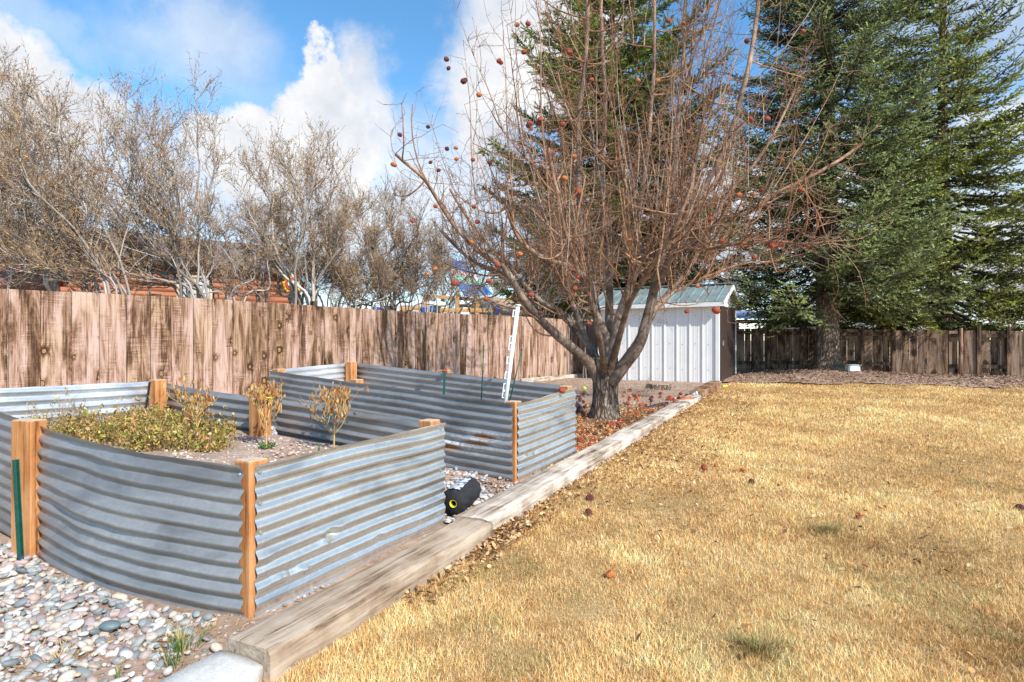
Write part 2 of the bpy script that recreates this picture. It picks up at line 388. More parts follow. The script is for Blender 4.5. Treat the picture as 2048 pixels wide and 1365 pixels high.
# ------------------------------------------------------------------ ground
def grid_sheet(name, xs, ys, zf, mat, keep=None, jitter=None):
    X, Y = np.meshgrid(xs, ys); Z = zf(X, Y); V = np.stack([X, Y, Z], -1).reshape(-1, 3)
    nx, ny = len(xs), len(ys); i = np.arange(nx * ny).reshape(ny, nx)
    Fq = np.stack([i[:-1, :-1], i[:-1, 1:], i[1:, 1:], i[1:, :-1]], -1).reshape(-1, 4)
    if keep is not None:
        c = V[Fq].mean(1); Fq = Fq[keep(c[:, 0], c[:, 1])]
        used = np.unique(Fq); rm = np.zeros(len(V), int); rm[used] = np.arange(len(used)); V = V[used]; Fq = rm[Fq]
    return link(name, mesh_np(name, V, [Fq], True), mat)
ax = np.concatenate([[-900, -400, -150, -60, -30, -18], np.arange(-12, 16.01, .14), [20, 35, 70, 150, 400, 900]])
ay = np.concatenate([[-900, -200, -50, -10, -3, 0], np.arange(.6, 19, .14), [22, 28, 40, 80, 200, 500, 1500]])
def zg(x, y):
    r = fbm(x * 2.1, y * 2.1, 3) * .018 * ((x > -12) & (x < 16) & (y < 19))
    inner = tdist(x, y) > -.15
    return gz(np.clip(x, -14, 18), y) + np.where(inner, r, 0) - np.where(tdist(x, y) < -.05, .012, 0)
tag(grid_sheet('ground', ax, ay, zg, MAT['dirt']), kind='structure')
# lawn sheet in the timber frame
def lawn_edge(x, y): return y < 14.1 - .25 * (x - 4.9) + .12 * np.sin(x * 1.7) + .08 * np.sin(x * 4.3)
def build_lawn():
    ss = np.arange(-3.4, 18, .15); ws = np.concatenate([np.arange(.0, 16, .15)])
    S, W = np.meshgrid(ss, ws)
    X = T0[0] + TD[0] * S - TN[0] * W; Y = T0[1] + TD[1] * S - TN[1] * W
    Z = gz(X, Y) + .008 + fbm(X * 3, Y * 3, 5) * .012 * (W > .1)
    V = np.stack([X, Y, Z], -1).reshape(-1, 3); n = len(ss); m = len(ws); i = np.arange(n * m).reshape(m, n)
    Fq = np.stack([i[:-1, :-1], i[1:, :-1], i[1:, 1:], i[:-1, 1:]], -1).reshape(-1, 4); c = V[Fq].mean(1)
    Fq = Fq[lawn_edge(c[:, 0], c[:, 1])]
    tag(link('lawn', mesh_np('lawn', V, [Fq], True), MAT['lawn']), kind='structure')
build_lawn()

def _unused(B, D, L, W, side):
    """single-triangle blades bent into two: returns V,F"""
    n = len(B); mid = B + D * (L * .55)[:, None]; bend = side * 0
    a = B - side * W[:, None]; b = B + side * W[:, None]
    V = np.stack([a, b], 1)
    return V
def grass_mesh(name, X, Y, Z, Ln, Wd, lean, az, col, bend=.35):
    n = len(X); D = np.stack([np.cos(az) * np.sin(lean), np.sin(az) * np.sin(lean), np.cos(lean)], -1)
    H = np.stack([np.cos(az), np.sin(az), np.zeros(n)], -1)
    sa = az + np.pi / 2 + RNG.normal(0, .6, n); S = np.stack([np.cos(sa), np.sin(sa), np.zeros(n)], -1)
    B = np.stack([X, Y, Z], -1); M = B + D * (Ln * .6)[:, None]
    Tp = M + (D * .4 + H * bend * .4 - np.array([0, 0, 1]) * bend * .15) * Ln[:, None]
    V = np.stack([B - S * Wd[:, None], B + S * Wd[:, None], M + S * Wd[:, None] * .7, M - S * Wd[:, None] * .7, Tp], 1).reshape(-1, 3)
    o = (np.arange(n) * 5)[:, None]
    q = o + np.array([[0, 1, 2, 3]]); t = o + np.array([[3, 2, 4]])
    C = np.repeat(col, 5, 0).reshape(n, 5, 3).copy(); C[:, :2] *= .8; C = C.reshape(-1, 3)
    return mesh_np(name, V, [q, t], False, C)
def build_grass():
    n = 700000
    u = RNG.random(n); y0, y1 = 1.25, 14.2
    p = -.35; Y = (y0 ** p + u * (y1 ** p - y0 ** p)) ** (1 / p)
    xr = 1.02 * Y + 1.0; xl = T0[0] + (Y - T0[1]) * .5 + .02
    xl = np.maximum(xl, -xr); X = xl + (xr - xl) * RNG.random(n)
    k = lawn_edge(X, Y + RNG.normal(0, .12, n)) & (tdist(X, Y) < -.005); X, Y = X[k], Y[k]; n = len(X)
    clump = fbm(X * 5, Y * 5, 11); big = fbm(X * .9, Y * .9, 12); gp = fbm(X * 1.6 + 5, Y * 1.6, 13); fine = fbm(X * 14, Y * 14, 19, 2)
    sc = .75 + Y * .075
    Ln = (.022 + .022 * RNG.random(n)) * (1 + .55 * clump + .35 * big) * np.clip(sc, 0, 1.4) * (.92)
    Wd = .0011 * (.7 + .6 * RNG.random(n)) * np.maximum(1, Y / 2.7)
    lean = np.clip(.70 + .50 * RNG.normal(size=n) + .3 * clump, .05, 1.5)
    az = 6 * fbm(X * 2.2, Y * 2.2, 21) + RNG.normal(0, 1.7, n)
    pal = np.array([[.83, .51, .205], [.93, .675, .345], [.69, .385, .13], [.38, .20, .07], [.97, .81, .53], [.36, .34, .12]])
    w = RNG.random(n) + .34 * big + .42 * fine
    idx = np.select([w < .06, w < .26, w < .60, w < .88, w < 1.18], [3, 2, 0, 1, 1], 4)
    c = pal[idx]
    gr = (gp > .42) & (RNG.random(n) < .28); c[gr] = pal[5]
    c = c * (1 + .22 * RNG.normal(size=n)[:, None] * .6) * (1 + .45 * big + .26 * clump)[:, None]
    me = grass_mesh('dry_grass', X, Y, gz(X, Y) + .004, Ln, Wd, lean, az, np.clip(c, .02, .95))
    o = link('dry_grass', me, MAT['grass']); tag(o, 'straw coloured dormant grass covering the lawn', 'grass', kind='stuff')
build_grass()
def tuft(name, x, y, r, n, L, cols, label, cat='grass tuft', kind=None, group=None, lean=.35, w=.002):
    a = RNG.random(n) * 6.283; rr = r * np.abs(np.clip(RNG.normal(0, .45, n), -1, 1)) * (1 + .5 * np.sin(a * 3) + .4 * np.sin(a * 7 + 1)); X = x + rr * np.cos(a); Y = y + rr * np.sin(a)
    ln = L * (.5 + .6 * RNG.random(n)); cc = np.array(cols)[RNG.integers(0, len(cols), n)] * (.8 + .4 * RNG.random((n, 1)))
    me = grass_mesh(name, X - x, Y - y, gz(X, Y) - g(x, y), ln, np.full(n, w), np.clip(np.abs(RNG.normal(lean, .25, n)), .05, 1.3), a + RNG.normal(0, .5, n), cc, .5)
    o = link(name, me, MAT['grass'], loc=(x, y, g(x, y))); return tag(o, label, cat, group, kind)
GREEN = [(.10, .22, .05), (.16, .26, .07), (.45, .38, .15)]
OLIVE = [(.20, .24, .07), (.50, .38, .16), (.62, .46, .22), (.28, .20, .09)]
tuft('grass_tuft', *P(1520, 1310, 2.29)[:2], .19, 800, .08, OLIVE, 'large half green tuft in the lawn at the bottom edge of the photo', group='green tufts in the dry lawn', w=.0014)
tuft('grass_tuft', *P(1655, 1070, 3.70)[:2], .20, 700, .065, OLIVE, 'olive tuft in the middle of the dry lawn, the farther of two', group='green tufts in the dry lawn', w=.0014)
tuft('weed_tuft', *P(362, 1310, 2.28)[:2], .07, 60, .13, GREEN, 'green blades sprouting from the pebbles beside the concrete curb', group='green sprouts in the gravel', lean=.2)
tuft('weed_tuft', *P(345, 1345, 2.17)[:2], .04, 22, .10, GREEN, 'small green sprout nearest the bottom edge beside the concrete curb', group='green sprouts in the gravel', lean=.2)
tuft('weed_tuft', *P(235, 1362, 2.1)[:2], .02, 12, .07, GREEN, 'tiny green sprout among the pebbles left of the concrete curb', group='green sprouts in the gravel', lean=.2)
tuft('dry_weed', *P(355, 1285, 2.37)[:2], .20, 500, .05, [(.55, .36, .16), (.40, .22, .08), (.66, .48, .26)], 'flattened patch of rusty dry grass between pebbles and front sheet', 'dead weed', lean=1.0, w=.0022)
tuft('dry_weed', *P(120, 1340, 2.2)[:2], .26, 420, .06, [(.60, .42, .2), (.66, .50, .28)], 'straw patch poking through the pebbles at bottom left', 'dead weed', lean=1.0, w=.0018)

# ------------------------------------------------------------------ timbers and curb
def noisy_beam(name, s0, s1, w0, w1, h, mat, label, seed, parent=None, bot=-.05, round_=.018, cat='timber', dz=0.0, jag=.0):
    """squared beam along the timber line from s0 to s1 (metres), width from w0 to w1 left of the line"""
    n = max(10, int((s1 - s0) / .04)); prof = []
    W = w1 - w0
    pts = [(0, bot), (0, h * .5 - .0), (0, h - round_), (round_ * .4, h - round_ * .3), (round_, h), (W * .33, h + .004), (W * .66, h + .002), (W - round_, h), (W - round_ * .4, h - round_ * .3), (W, h - round_), (W, bot)]
    V = []; sm = (s0 + s1) / 2
    mx = T0[0] + TD[0] * sm + TN[0] * w0; my = T0[1] + TD[1] * sm + TN[1] * w0; mz = g(mx, my) if False else 0
    k = len(pts)
    for i in range(n + 1):
        t = i / n; s = s0 + (s1 - s0) * t
        if jag and (i == 0 or i == n): pass
        bx = T0[0] + TD[0] * s; by = T0[1] + TD[1] * s; z0 = .018 * min(max(by - 3, 0), 10.9) + dz
        for j, (w, z) in enumerate(pts):
            q = mnoise.fractal(Vector((s * 1.5, j * .9 + seed, seed)), 1, 2, 4) * .008 + mnoise.noise(Vector((s * 9, j * 2.3, seed))) * .0035
            e = 0
            if t < .001 or t > .999: e = .006 * mnoise.noise(Vector((j * 3.1, seed, t)))
            ww = w0 + w + (q if j in (0, 1, 2, 8, 9, 10) else 0)
            V.append((bx + TN[0] * ww + TD[0] * e - mx, by + TN[1] * ww + TD[1] * e - my, z0 + z + q * .7))
    Fc = []
    for i in range(n):
        for j in range(k - 1):
            a = i * k + j; Fc.append((a, a + 1, a + k + 1, a + k))
    V = np.array(V)
    # rotate into beam frame so that the grain runs along local x
    c, s_ = TD; V2 = V.copy(); V2[:, 0] = V[:, 0] * c + V[:, 1] * s_; V2[:, 1] = -V[:, 0] * s_ + V[:, 1] * c
    bm = bmesh.new(); vs_ = [bm.verts.new(v) for v in V2]
    for f in Fc: bm.faces.new([vs_[q] for q in f])
    bm.faces.new(vs_[:k][::-1]); bm.faces.new(vs_[-k:]); bmesh.ops.recalc_face_normals(bm, faces=bm.faces)
    me = bm_mesh(name, bm, False)
    for p in me.polygons: p.use_smooth = len(p.vertices) == 4
    o = link(name, me, mat, loc=(mx, my, 0), rot=(0, 0, math.atan2(TD[1], TD[0])))
    tag(o, label, cat, 'landscape timbers edging the lawn' if cat == 'timber' else None); return o
def s_of(Y): return (Y - T0[1]) / TD[1]
noisy_beam('landscape_timber', -.10, s_of(3.55), -.06, .165, .125, MAT['timber'], 'grey brown edging timber alongside the nearest corrugated panel, starting at the concrete curb', 1)
noisy_beam('landscape_timber', s_of(3.56), s_of(7.75), -.02, .21, .125, MAT['timber_pale'], 'long bleached edging timber running past the second corrugated bed', 5)
noisy_beam('landscape_timber', s_of(7.70), s_of(10.6), .01, .25, .095, MAT['timber_pale'], 'bleached edging timber under the apple tree, behind the notched joint', 9)
noisy_beam('landscape_timber', s_of(10.63), s_of(12.9), .0, .24, .15, MAT['timber_red'], 'dark reddish brown edging timber ending at the white shed corner', 13)
noisy_beam('concrete_curb', -2.2, -.105, -.03, .20, .075, MAT['concrete'], 'pale concrete curb block butting against the nearest timber', 17, cat='curb', round_=.009)

# ------------------------------------------------------------------ pebbles
def ico(sub):
    bm = bmesh.new(); bmesh.ops.create_icosphere(bm, subdivisions=sub, radius=1); v = np.array([x.co[:] for x in bm.verts]); f = np.array([[q.index for q in p.verts] for p in bm.faces]); bm.free(); return v, f
IV2, IF2 = ico(2); IV1, IF1 = ico(1)
def scatter_stones(name, X, Y, Z, size, pal, label, cat, flat=.55, embed=.2):
    n = len(X); base = IV2; m = len(base)
    sc = size[:, None] * (np.array([1, .75, flat]) * (1 + .22 * RNG.normal(size=(n, 3)))).clip(.3, 2)
    a = RNG.random(n) * 6.283; t = RNG.normal(0, .25, n); t2 = RNG.normal(0, .25, n)
    V = base[None] * sc[:, None, :]
    k1 = RNG.normal(size=(n, 1, 3)); ph = RNG.random((n, 1)) * 6
    V = V * (1 + .10 * np.sin((base[None] * k1 * 1.6).sum(-1) + ph))[:, :, None]
    ct, st_ = np.cos(t)[:, None], np.sin(t)[:, None]; y = V[:, :, 1] * ct - V[:, :, 2] * st_; z = V[:, :, 1] * st_ + V[:, :, 2] * ct; V[:, :, 1] = y; V[:, :, 2] = z
    ct, st_ = np.cos(t2)[:, None], np.sin(t2)[:, None]; x = V[:, :, 0] * ct - V[:, :, 2] * st_; z = V[:, :, 0] * st_ + V[:, :, 2] * ct; V[:, :, 0] = x; V[:, :, 2] = z
    ca, sa = np.cos(a)[:, None], np.sin(a)[:, None]; x = V[:, :, 0] * ca - V[:, :, 1] * sa; y = V[:, :, 0] * sa + V[:, :, 1] * ca; V[:, :, 0] = x; V[:, :, 1] = y
    V += np.stack([X, Y, Z], -1)[:, None, :]
    Fa = (IF2[None] + (np.arange(n) * m)[:, None, None]).reshape(-1, 3)
    c = np.array(pal)[RNG.integers(0, len(pal), n)] * (.8 + .4 * RNG.random((n, 1))); C = np.repeat(c, m, 0)
    o = link(name, mesh_np(name, V.reshape(-1, 3), [Fa], True, np.clip(C, .02, .9)), MAT['stone']); return tag(o, label, cat, kind='stuff')
PEB = [(.48, .45, .41), (.38, .32, .29), (.31, .32, .31), (.50, .42, .33), (.58, .56, .52), (.36, .27, .26), (.25, .28, .27), (.48, .38, .33), (.42, .40, .37), (.50, .41, .31), (.18, .20, .21)]
def pts_in(n, fn, x0, x1, y0, y1):
    X = RNG.uniform(x0, x1, n * 3); Y = RNG.uniform(y0, y1, n * 3); k = fn(X, Y); return X[k][:n], Y[k][:n]
# bed corners
P3 = Vector((-1.12, 2.56, .665)); P4 = Vector((-.44, 3.84, .675)); P1 = Vector((-2.54, 3.22, .755)); P6 = Vector((-1.89, 4.64, .755)); P5 = Vector((-3.10, 5.29, .84)); P2 = Vector((-3.79, 4.02, .86))
Q1 = Vector((.028, 4.87, .685)); Q3 = Vector((.61, 5.82, .745)); Q0 = Vector((-2.62, 6.50, .875)); Q2 = Vector((-2.0, 7.49, .92))
def left_of(a, b, X, Y): return (b[0] - a[0]) * (Y - a[1]) - (b[1] - a[1]) * (X - a[0])
def front_zone(X, Y): return (left_of(P3, P2, X, Y) > .0) & (tdist(X, Y) > .23)
def fz(X, Y):   # outside bed 1, in front of it
    fr = ((P3[0] - P1[0]) * (Y - P1[1]) - (P3[1] - P1[1]) * (X - P1[0])) < -.02
    t = (X - P1[0]) / (P3[0] - P1[0]); bow = .105 * np.clip(4 * t * (1 - t), 0, 1)
    dd = ((P3[0] - P1[0]) * (Y - P1[1]) - (P3[1] - P1[1]) * (X - P1[0])) / math.hypot(P3[0] - P1[0], P3[1] - P1[1])
    return (dd < -bow - .03) & (tdist(X, Y) > .26) & (Y > 1.5) & ((X < -1.25) | (Y < 2.42))
X, Y = pts_in(8600, fz, -4.6, -.8, 1.4, 4.6)
# thin the stones towards the soil strip by the curb
k = RNG.random(len(X)) < np.clip((tdist(X, Y) - .30) * 3.2 + .03, 0, 1); X, Y = X[k], Y[k]
scatter_stones('gravel', X, Y, gz(X, Y) + RNG.uniform(.0, .022, len(X)), RNG.uniform(.010, .028, len(X)) * 1.0, PEB, 'smooth multicoloured river pebbles in front of the nearest metal bed', 'gravel', .5)
def gap_zone(X, Y):
    a = left_of(P4, P6, X, Y) < -.02; b = left_of(Q1, Q0, X, Y) > .02
    return a & b & (tdist(X, Y) > .27)
X, Y = pts_in(1500, gap_zone, -2.6, .1, 3.5, 6.6)
k = RNG.random(len(X)) < np.where(np.hypot(X - .05, Y - 4.75) < .30, .12, 1.0); X, Y = X[k], Y[k]
scatter_stones('gravel', X, Y, gz(X, Y) + RNG.uniform(.0, .02, len(X)), RNG.uniform(.013, .028, len(X)), [(.42, .43, .43), (.33, .35, .36), (.55, .52, .48), (.48, .42, .38)], 'grey pebbles in the gap between the two metal beds', 'gravel', .5)
tag(link('dark_pebble', bpy.data.meshes.new('dark_pebble'), None), 'x', 'x') if False else None
def single_stone(px, py, Y, r, col, label, name='river_stone', group=None):
    p = P(px, py, Y); bm = bmesh.new(); bmesh.ops.create_icosphere(bm, subdivisions=3, radius=1)
    for v in bm.verts:
        q = 1 + .12 * mnoise.noise(v.co * 1.3 + Vector((px, py, 0))); v.co = Vector((v.co.x * r * 1.1, v.co.y * r * .85, v.co.z * r * .5)) * q
    o = link(name, bm_mesh(name, bm, True), m_plain(name + '_' + str(px), col, .55, .2, 30), loc=(p.x, p.y, g(p.x, p.y) + r * .35 + .02)); return tag(o, label, 'stone', group)
single_stone(219, 1275, 2.42, .036, (.12, .17, .18), 'smooth dark teal stone standing out among the pale pebbles')

# ------------------------------------------------------------------ corrugated sheets, posts, beds
PITCH = .0677
def sheet(name, a, b, mat, parent, origin, H=.66, zb=None, side=1, bow=0.0, sag=0.0, seed=0, rust=None, dents=(), amp=.0085, wrinkle=.004, trim=(0, 0), curl=0.0, phase=0.0, outw=.0125):
    """vertical corrugated sheet from a to b (Vectors, z = top). Waves run along the length."""
    a = Vector(a); b = Vector(b); d = Vector((b.x - a.x, b.y - a.y, 0)); Ln = d.length; d /= Ln; nrm = Vector((d.y, -d.x, 0)) * side
    n = int(Ln / .022); m = int(H / (PITCH / 10))
    s = np.linspace(trim[0], Ln - trim[1], n + 1); h = np.linspace(0, H, m + 1)
    S, Hh = np.meshgrid(s, h, indexing='ij'); t = S / Ln
    ztop = a.z + (b.z - a.z) * t - sag * 4 * t * (1 - t)
    q = fbm(S * 2.3 + seed, Hh * 3 + seed, seed, 3); q2 = fbm(S * 9 + seed, Hh * 9, seed + 4, 2)
    warp = .010 * q
    hh = Hh + .012 * fbm(S * 1.7, Hh * .5 + seed, seed + 9, 2)
    off = outw + amp * np.cos((hh + phase) / PITCH * 2 * np.pi) * (1 + .25 * q) + wrinkle * q * 2 + .0015 * q2
    off += bow * (4 * t * (1 - t)) * (.55 + .45 * np.sin(Hh / H * np.pi * .8))
    if curl:   # ends splay outwards
        off += curl * np.exp(-(S - trim[0]) / .06) * (Hh / H) ** 2 * (.6 + .4 * np.sin(Hh * 30))
    for (ds, dh, rs, rh, dep) in dents:
        off += dep * np.exp(-((S - ds) / rs) ** 2 - ((Hh - dh) / rh) ** 2)
    edge = np.minimum(S - trim[0], Ln - trim[1] - S)
    Xw = a.x + d.x * S + nrm.x * off - origin[0]; Yw = a.y + d.y * S + nrm.y * off - origin[1]; Zw = ztop - Hh - origin[2]
    Zw = Zw + .004 * fbm(S * 6, Hh * 2, seed + 2, 2) * (Hh < .03)
    C = np.zeros(S.shape + (3,))
    for (rs_, rh_, w, hgt, k) in (rust or ()):
        e = np.exp(-((S - rs_) / w) ** 2 - ((Hh - rh_) / hgt) ** 2); C[..., 0] = np.maximum(C[..., 0], np.clip(e * 2.6 * k - .35, 0, 1))
        e2 = np.exp(-((S - rs_ ) / (w * 2.0)) ** 2 - ((Hh - rh_ + hgt * .7) / (hgt * 1.4)) ** 2); C[..., 1] = np.maximum(C[..., 1], np.clip(e2 * 1.3, 0, 1))
    V = np.stack([Xw, Yw, Zw], -1).reshape(-1, 3); i = np.arange(V.shape[0]).reshape(n + 1, m + 1)
    Fq = np.stack([i[:-1, :-1], i[1:, :-1], i[1:, 1:], i[:-1, 1:]], -1).reshape(-1, 4)
    return link(name, mesh_np(name, V, [Fq], True, C.reshape(-1, 3)), mat, parent)
def post(parent, origin, x, y, ztop, rz, w=.089, w2=None, zb=None, label=None, cap=True):
    w2 = w2 or w; zb = g(x, y) - .05 if zb is None else zb; h = ztop - zb
    o = box('corner_post', (x - origin[0], y - origin[1], (ztop + zb) / 2 - origin[2]), (w, w2, h), MAT['cedar'], parent, rz, .004)
    c = box('end_grain', (0, 0, h / 2 + .0015), (w - .010, w2 - .010, .004), MAT['endgrain'], o, 0, .0008)
    if label: o['label'] = label
    return o
def screws(parent, origin, pts):
    bm = bmesh.new(); bmesh.ops.create_cone(bm, cap_ends=True, segments=8, radius1=.008, radius2=.005, depth=.008); me = bm_mesh('screw', bm); me.materials.append(MAT['galv_bright'])
    for p, nrm in pts:
        o = link('screw', me, None, parent, Vector(p) - Vector(origin)); o.rotation_euler = Vector(nrm).to_track_quat('Z', 'Y').to_euler()

A1 = math.atan2(P4.y - P3.y, P4.x - P3.x)
def flat(v): return Vector((v.x, v.y, 0))
u1 = flat(P4 - P3).normalized(); v1 = Vector((-u1.y, u1.x, 0))
B1 = Vector((-2.1, 3.9, g(-2.1, 3.9)))
bed1 = empty('raised_garden_bed', B1, 'nearer corrugated metal bed with a bulging front sheet, dry pepper plants growing inside', 'raised bed', 'corrugated raised garden beds')
post(bed1, B1, *(P3 + u1 * .05 + v1 * .05)[:2], P3.z + .012, A1, .1)
post(bed1, B1, *(P4 - u1 * .072 + v1 * .056)[:2], P4.z + .018, A1, .1)
pp = P1 - v1 * .03 - u1 * .055 
post(bed1, B1, pp.x - .03, pp.y + .035, P1.z + .02, A1 + .20, .085, .145, zb=g(pp.x, pp.y) - .02)
post(bed1, B1, *(P6 - u1 * .085 - v1 * .02)[:2], P6.z + .0, A1, .1, .13)
post(bed1, B1, *(P5 - u1 * .06 - v1 * .06)[:2], P5.z + .015, A1, .1, .10)
post(bed1, B1, *(P2 + u1 * .06 - v1 * .06)[:2], P2.z + .01, A1, .1)
sh = 'corrugated_sheet'
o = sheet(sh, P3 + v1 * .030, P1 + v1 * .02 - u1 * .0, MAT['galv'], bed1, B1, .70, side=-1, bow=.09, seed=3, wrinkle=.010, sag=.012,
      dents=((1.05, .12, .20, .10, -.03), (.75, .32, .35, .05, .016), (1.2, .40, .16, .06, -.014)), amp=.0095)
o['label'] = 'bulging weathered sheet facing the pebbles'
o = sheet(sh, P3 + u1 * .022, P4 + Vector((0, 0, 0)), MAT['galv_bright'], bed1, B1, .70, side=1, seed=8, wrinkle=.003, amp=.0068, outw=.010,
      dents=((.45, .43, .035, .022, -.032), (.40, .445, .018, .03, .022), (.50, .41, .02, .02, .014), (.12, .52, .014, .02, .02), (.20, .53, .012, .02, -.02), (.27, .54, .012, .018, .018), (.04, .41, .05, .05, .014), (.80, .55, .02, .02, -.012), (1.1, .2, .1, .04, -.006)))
o['label'] = 'shiny newer sheet facing the lawn with small dents'
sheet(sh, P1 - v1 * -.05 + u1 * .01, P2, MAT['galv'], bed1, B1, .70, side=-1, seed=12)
sheet(sh, P2, P5, MAT['galv_sunlit'], bed1, B1, .66, side=-1, seed=15, amp=.011, wrinkle=.002)
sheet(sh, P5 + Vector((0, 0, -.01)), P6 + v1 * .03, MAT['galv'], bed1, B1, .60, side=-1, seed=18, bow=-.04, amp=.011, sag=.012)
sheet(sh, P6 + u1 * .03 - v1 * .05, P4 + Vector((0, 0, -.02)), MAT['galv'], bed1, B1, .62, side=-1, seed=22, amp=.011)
nr = -v1.cross(Vector((0, 0, 1))); 
fr_n = -u1; rt_n = -v1
screws(bed1, B1, [(P3 + v1 * .05 + fr_n * .012 + Vector((0, 0, -.04)), fr_n), (P3 + v1 * .05 + fr_n * .012 + Vector((0, 0, -.32)), fr_n), (P3 + u1 * .045 + rt_n * .014 + Vector((0, 0, -.035)), rt_n), (P3 + u1 * .045 + rt_n * .014 + Vector((0, 0, -.17)), rt_n), (P3 + u1 * .05 + rt_n * .014 + Vector((0, 0, -.30)), rt_n), (P4 - u1 * .04 + rt_n * .014 + Vector((0, 0, -.035)), rt_n), (P4 - u1 * .04 + rt_n * .014 + Vector((0, 0, -.30)), rt_n)])
# soil inside bed 1
def bed_soil(name, c, z, label, seed, parent):
    n = 46; V = []; 
    for i in range(n + 1):
        for j in range(n + 1):
            a, b = i / n, j / n
            p = c[0].lerp(c[1], a).lerp(c[3].lerp(c[2], a), b); zz = z[0] * (1 - a) * (1 - b) + z[1] * a * (1 - b) + z[2] * a * b + z[3] * (1 - a) * b
            V.append((p.x, p.y, zz + .016 * mnoise.fractal(Vector((p.x * 3, p.y * 3, seed)), 1, 2, 5)))
    i = np.arange((n + 1) ** 2).reshape(n + 1, n + 1); Fq = np.stack([i[:-1, :-1], i[1:, :-1], i[1:, 1:], i[:-1, 1:]], -1).reshape(-1, 4)
    return tag(link(name, mesh_np(name, np.array(V), [Fq], True), MAT['soil']), kind='structure')
bed_soil('bed_soil', (P3 + u1 * .03 + v1 * .02, P4 - u1 * .03 + v1 * .0, P5 - u1 * .02, P2 + u1 * .02), (.40, .435, .52, .50), '', 2, bed1)
def soilz(x, y):
    # bilinear-ish plane through the soil corners
    a = (x - P3.x) * u1.x + (y - P3.y) * u1.y; b = (x - P3.x) * v1.x + (y - P3.y) * v1.y
    return .40 + .025 * a + .033 * b + .0
# bulge fill: soil strip outside the chord is hidden by the sheet
A2 = math.atan2(Q3.y - Q1.y, Q3.x - Q1.x); u2 = flat(Q3 - Q1).normalized(); v2 = Vector((-u2.y, u2.x, 0))
B2 = Vector((-1.0, 6.2, g(-1.0, 6.2)))
bed2 = empty('raised_garden_bed', B2, 'farther corrugated metal bed beside the apple tree, with a white trellis pole inside', 'raised bed', 'corrugated raised garden beds')
post(bed2, B2, *(Q1 + u2 * .052 + v2 * .05)[:2], Q1.z + .012, A2, .098)
post(bed2, B2, *(Q3 - u2 * .072 + v2 * .062)[:2], Q3.z + .012, A2, .098)
post(bed2, B2, *(Q0 + u2 * .056 - v2 * .07)[:2], Q0.z + .012, A2, .1)
post(bed2, B2, *(Q2 - u2 * .068 - v2 * .062)[:2], Q2.z + .012, A2, .1)
mid = Q1.lerp(Q0, .60); post(bed2, B2, *(mid + u2 * .06)[:2], mid.z + .015, A2, .1)
mid2 = Q3.lerp(Q2, .545); post(bed2, B2, *(mid2 + u2 * .085)[:2], mid2.z + .02, A2, .1)
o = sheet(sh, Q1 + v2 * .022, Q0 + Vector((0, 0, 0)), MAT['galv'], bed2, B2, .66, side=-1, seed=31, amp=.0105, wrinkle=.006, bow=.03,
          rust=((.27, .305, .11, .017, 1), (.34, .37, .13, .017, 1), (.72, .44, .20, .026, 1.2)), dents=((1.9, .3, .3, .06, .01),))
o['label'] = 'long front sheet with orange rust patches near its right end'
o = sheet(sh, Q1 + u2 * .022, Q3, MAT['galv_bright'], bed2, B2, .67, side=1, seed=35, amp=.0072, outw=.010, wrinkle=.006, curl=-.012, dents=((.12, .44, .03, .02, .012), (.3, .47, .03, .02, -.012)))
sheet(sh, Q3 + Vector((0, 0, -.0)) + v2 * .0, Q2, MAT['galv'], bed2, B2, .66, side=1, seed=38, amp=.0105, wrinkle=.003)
sheet(sh, Q2, Q0, MAT['galv_sunlit'], bed2, B2, .64, side=1, seed=41, amp=.0105, wrinkle=.003)
bed_soil('bed_soil', (Q1 + u2 * .03 + v2 * .03, Q3 - u2 * .03 + v2 * .03, Q2 - u2 * .03 - v2 * .03, Q0 + u2 * .03 - v2 * .03), (.36, .38, .60, .55), '', 5, bed2)

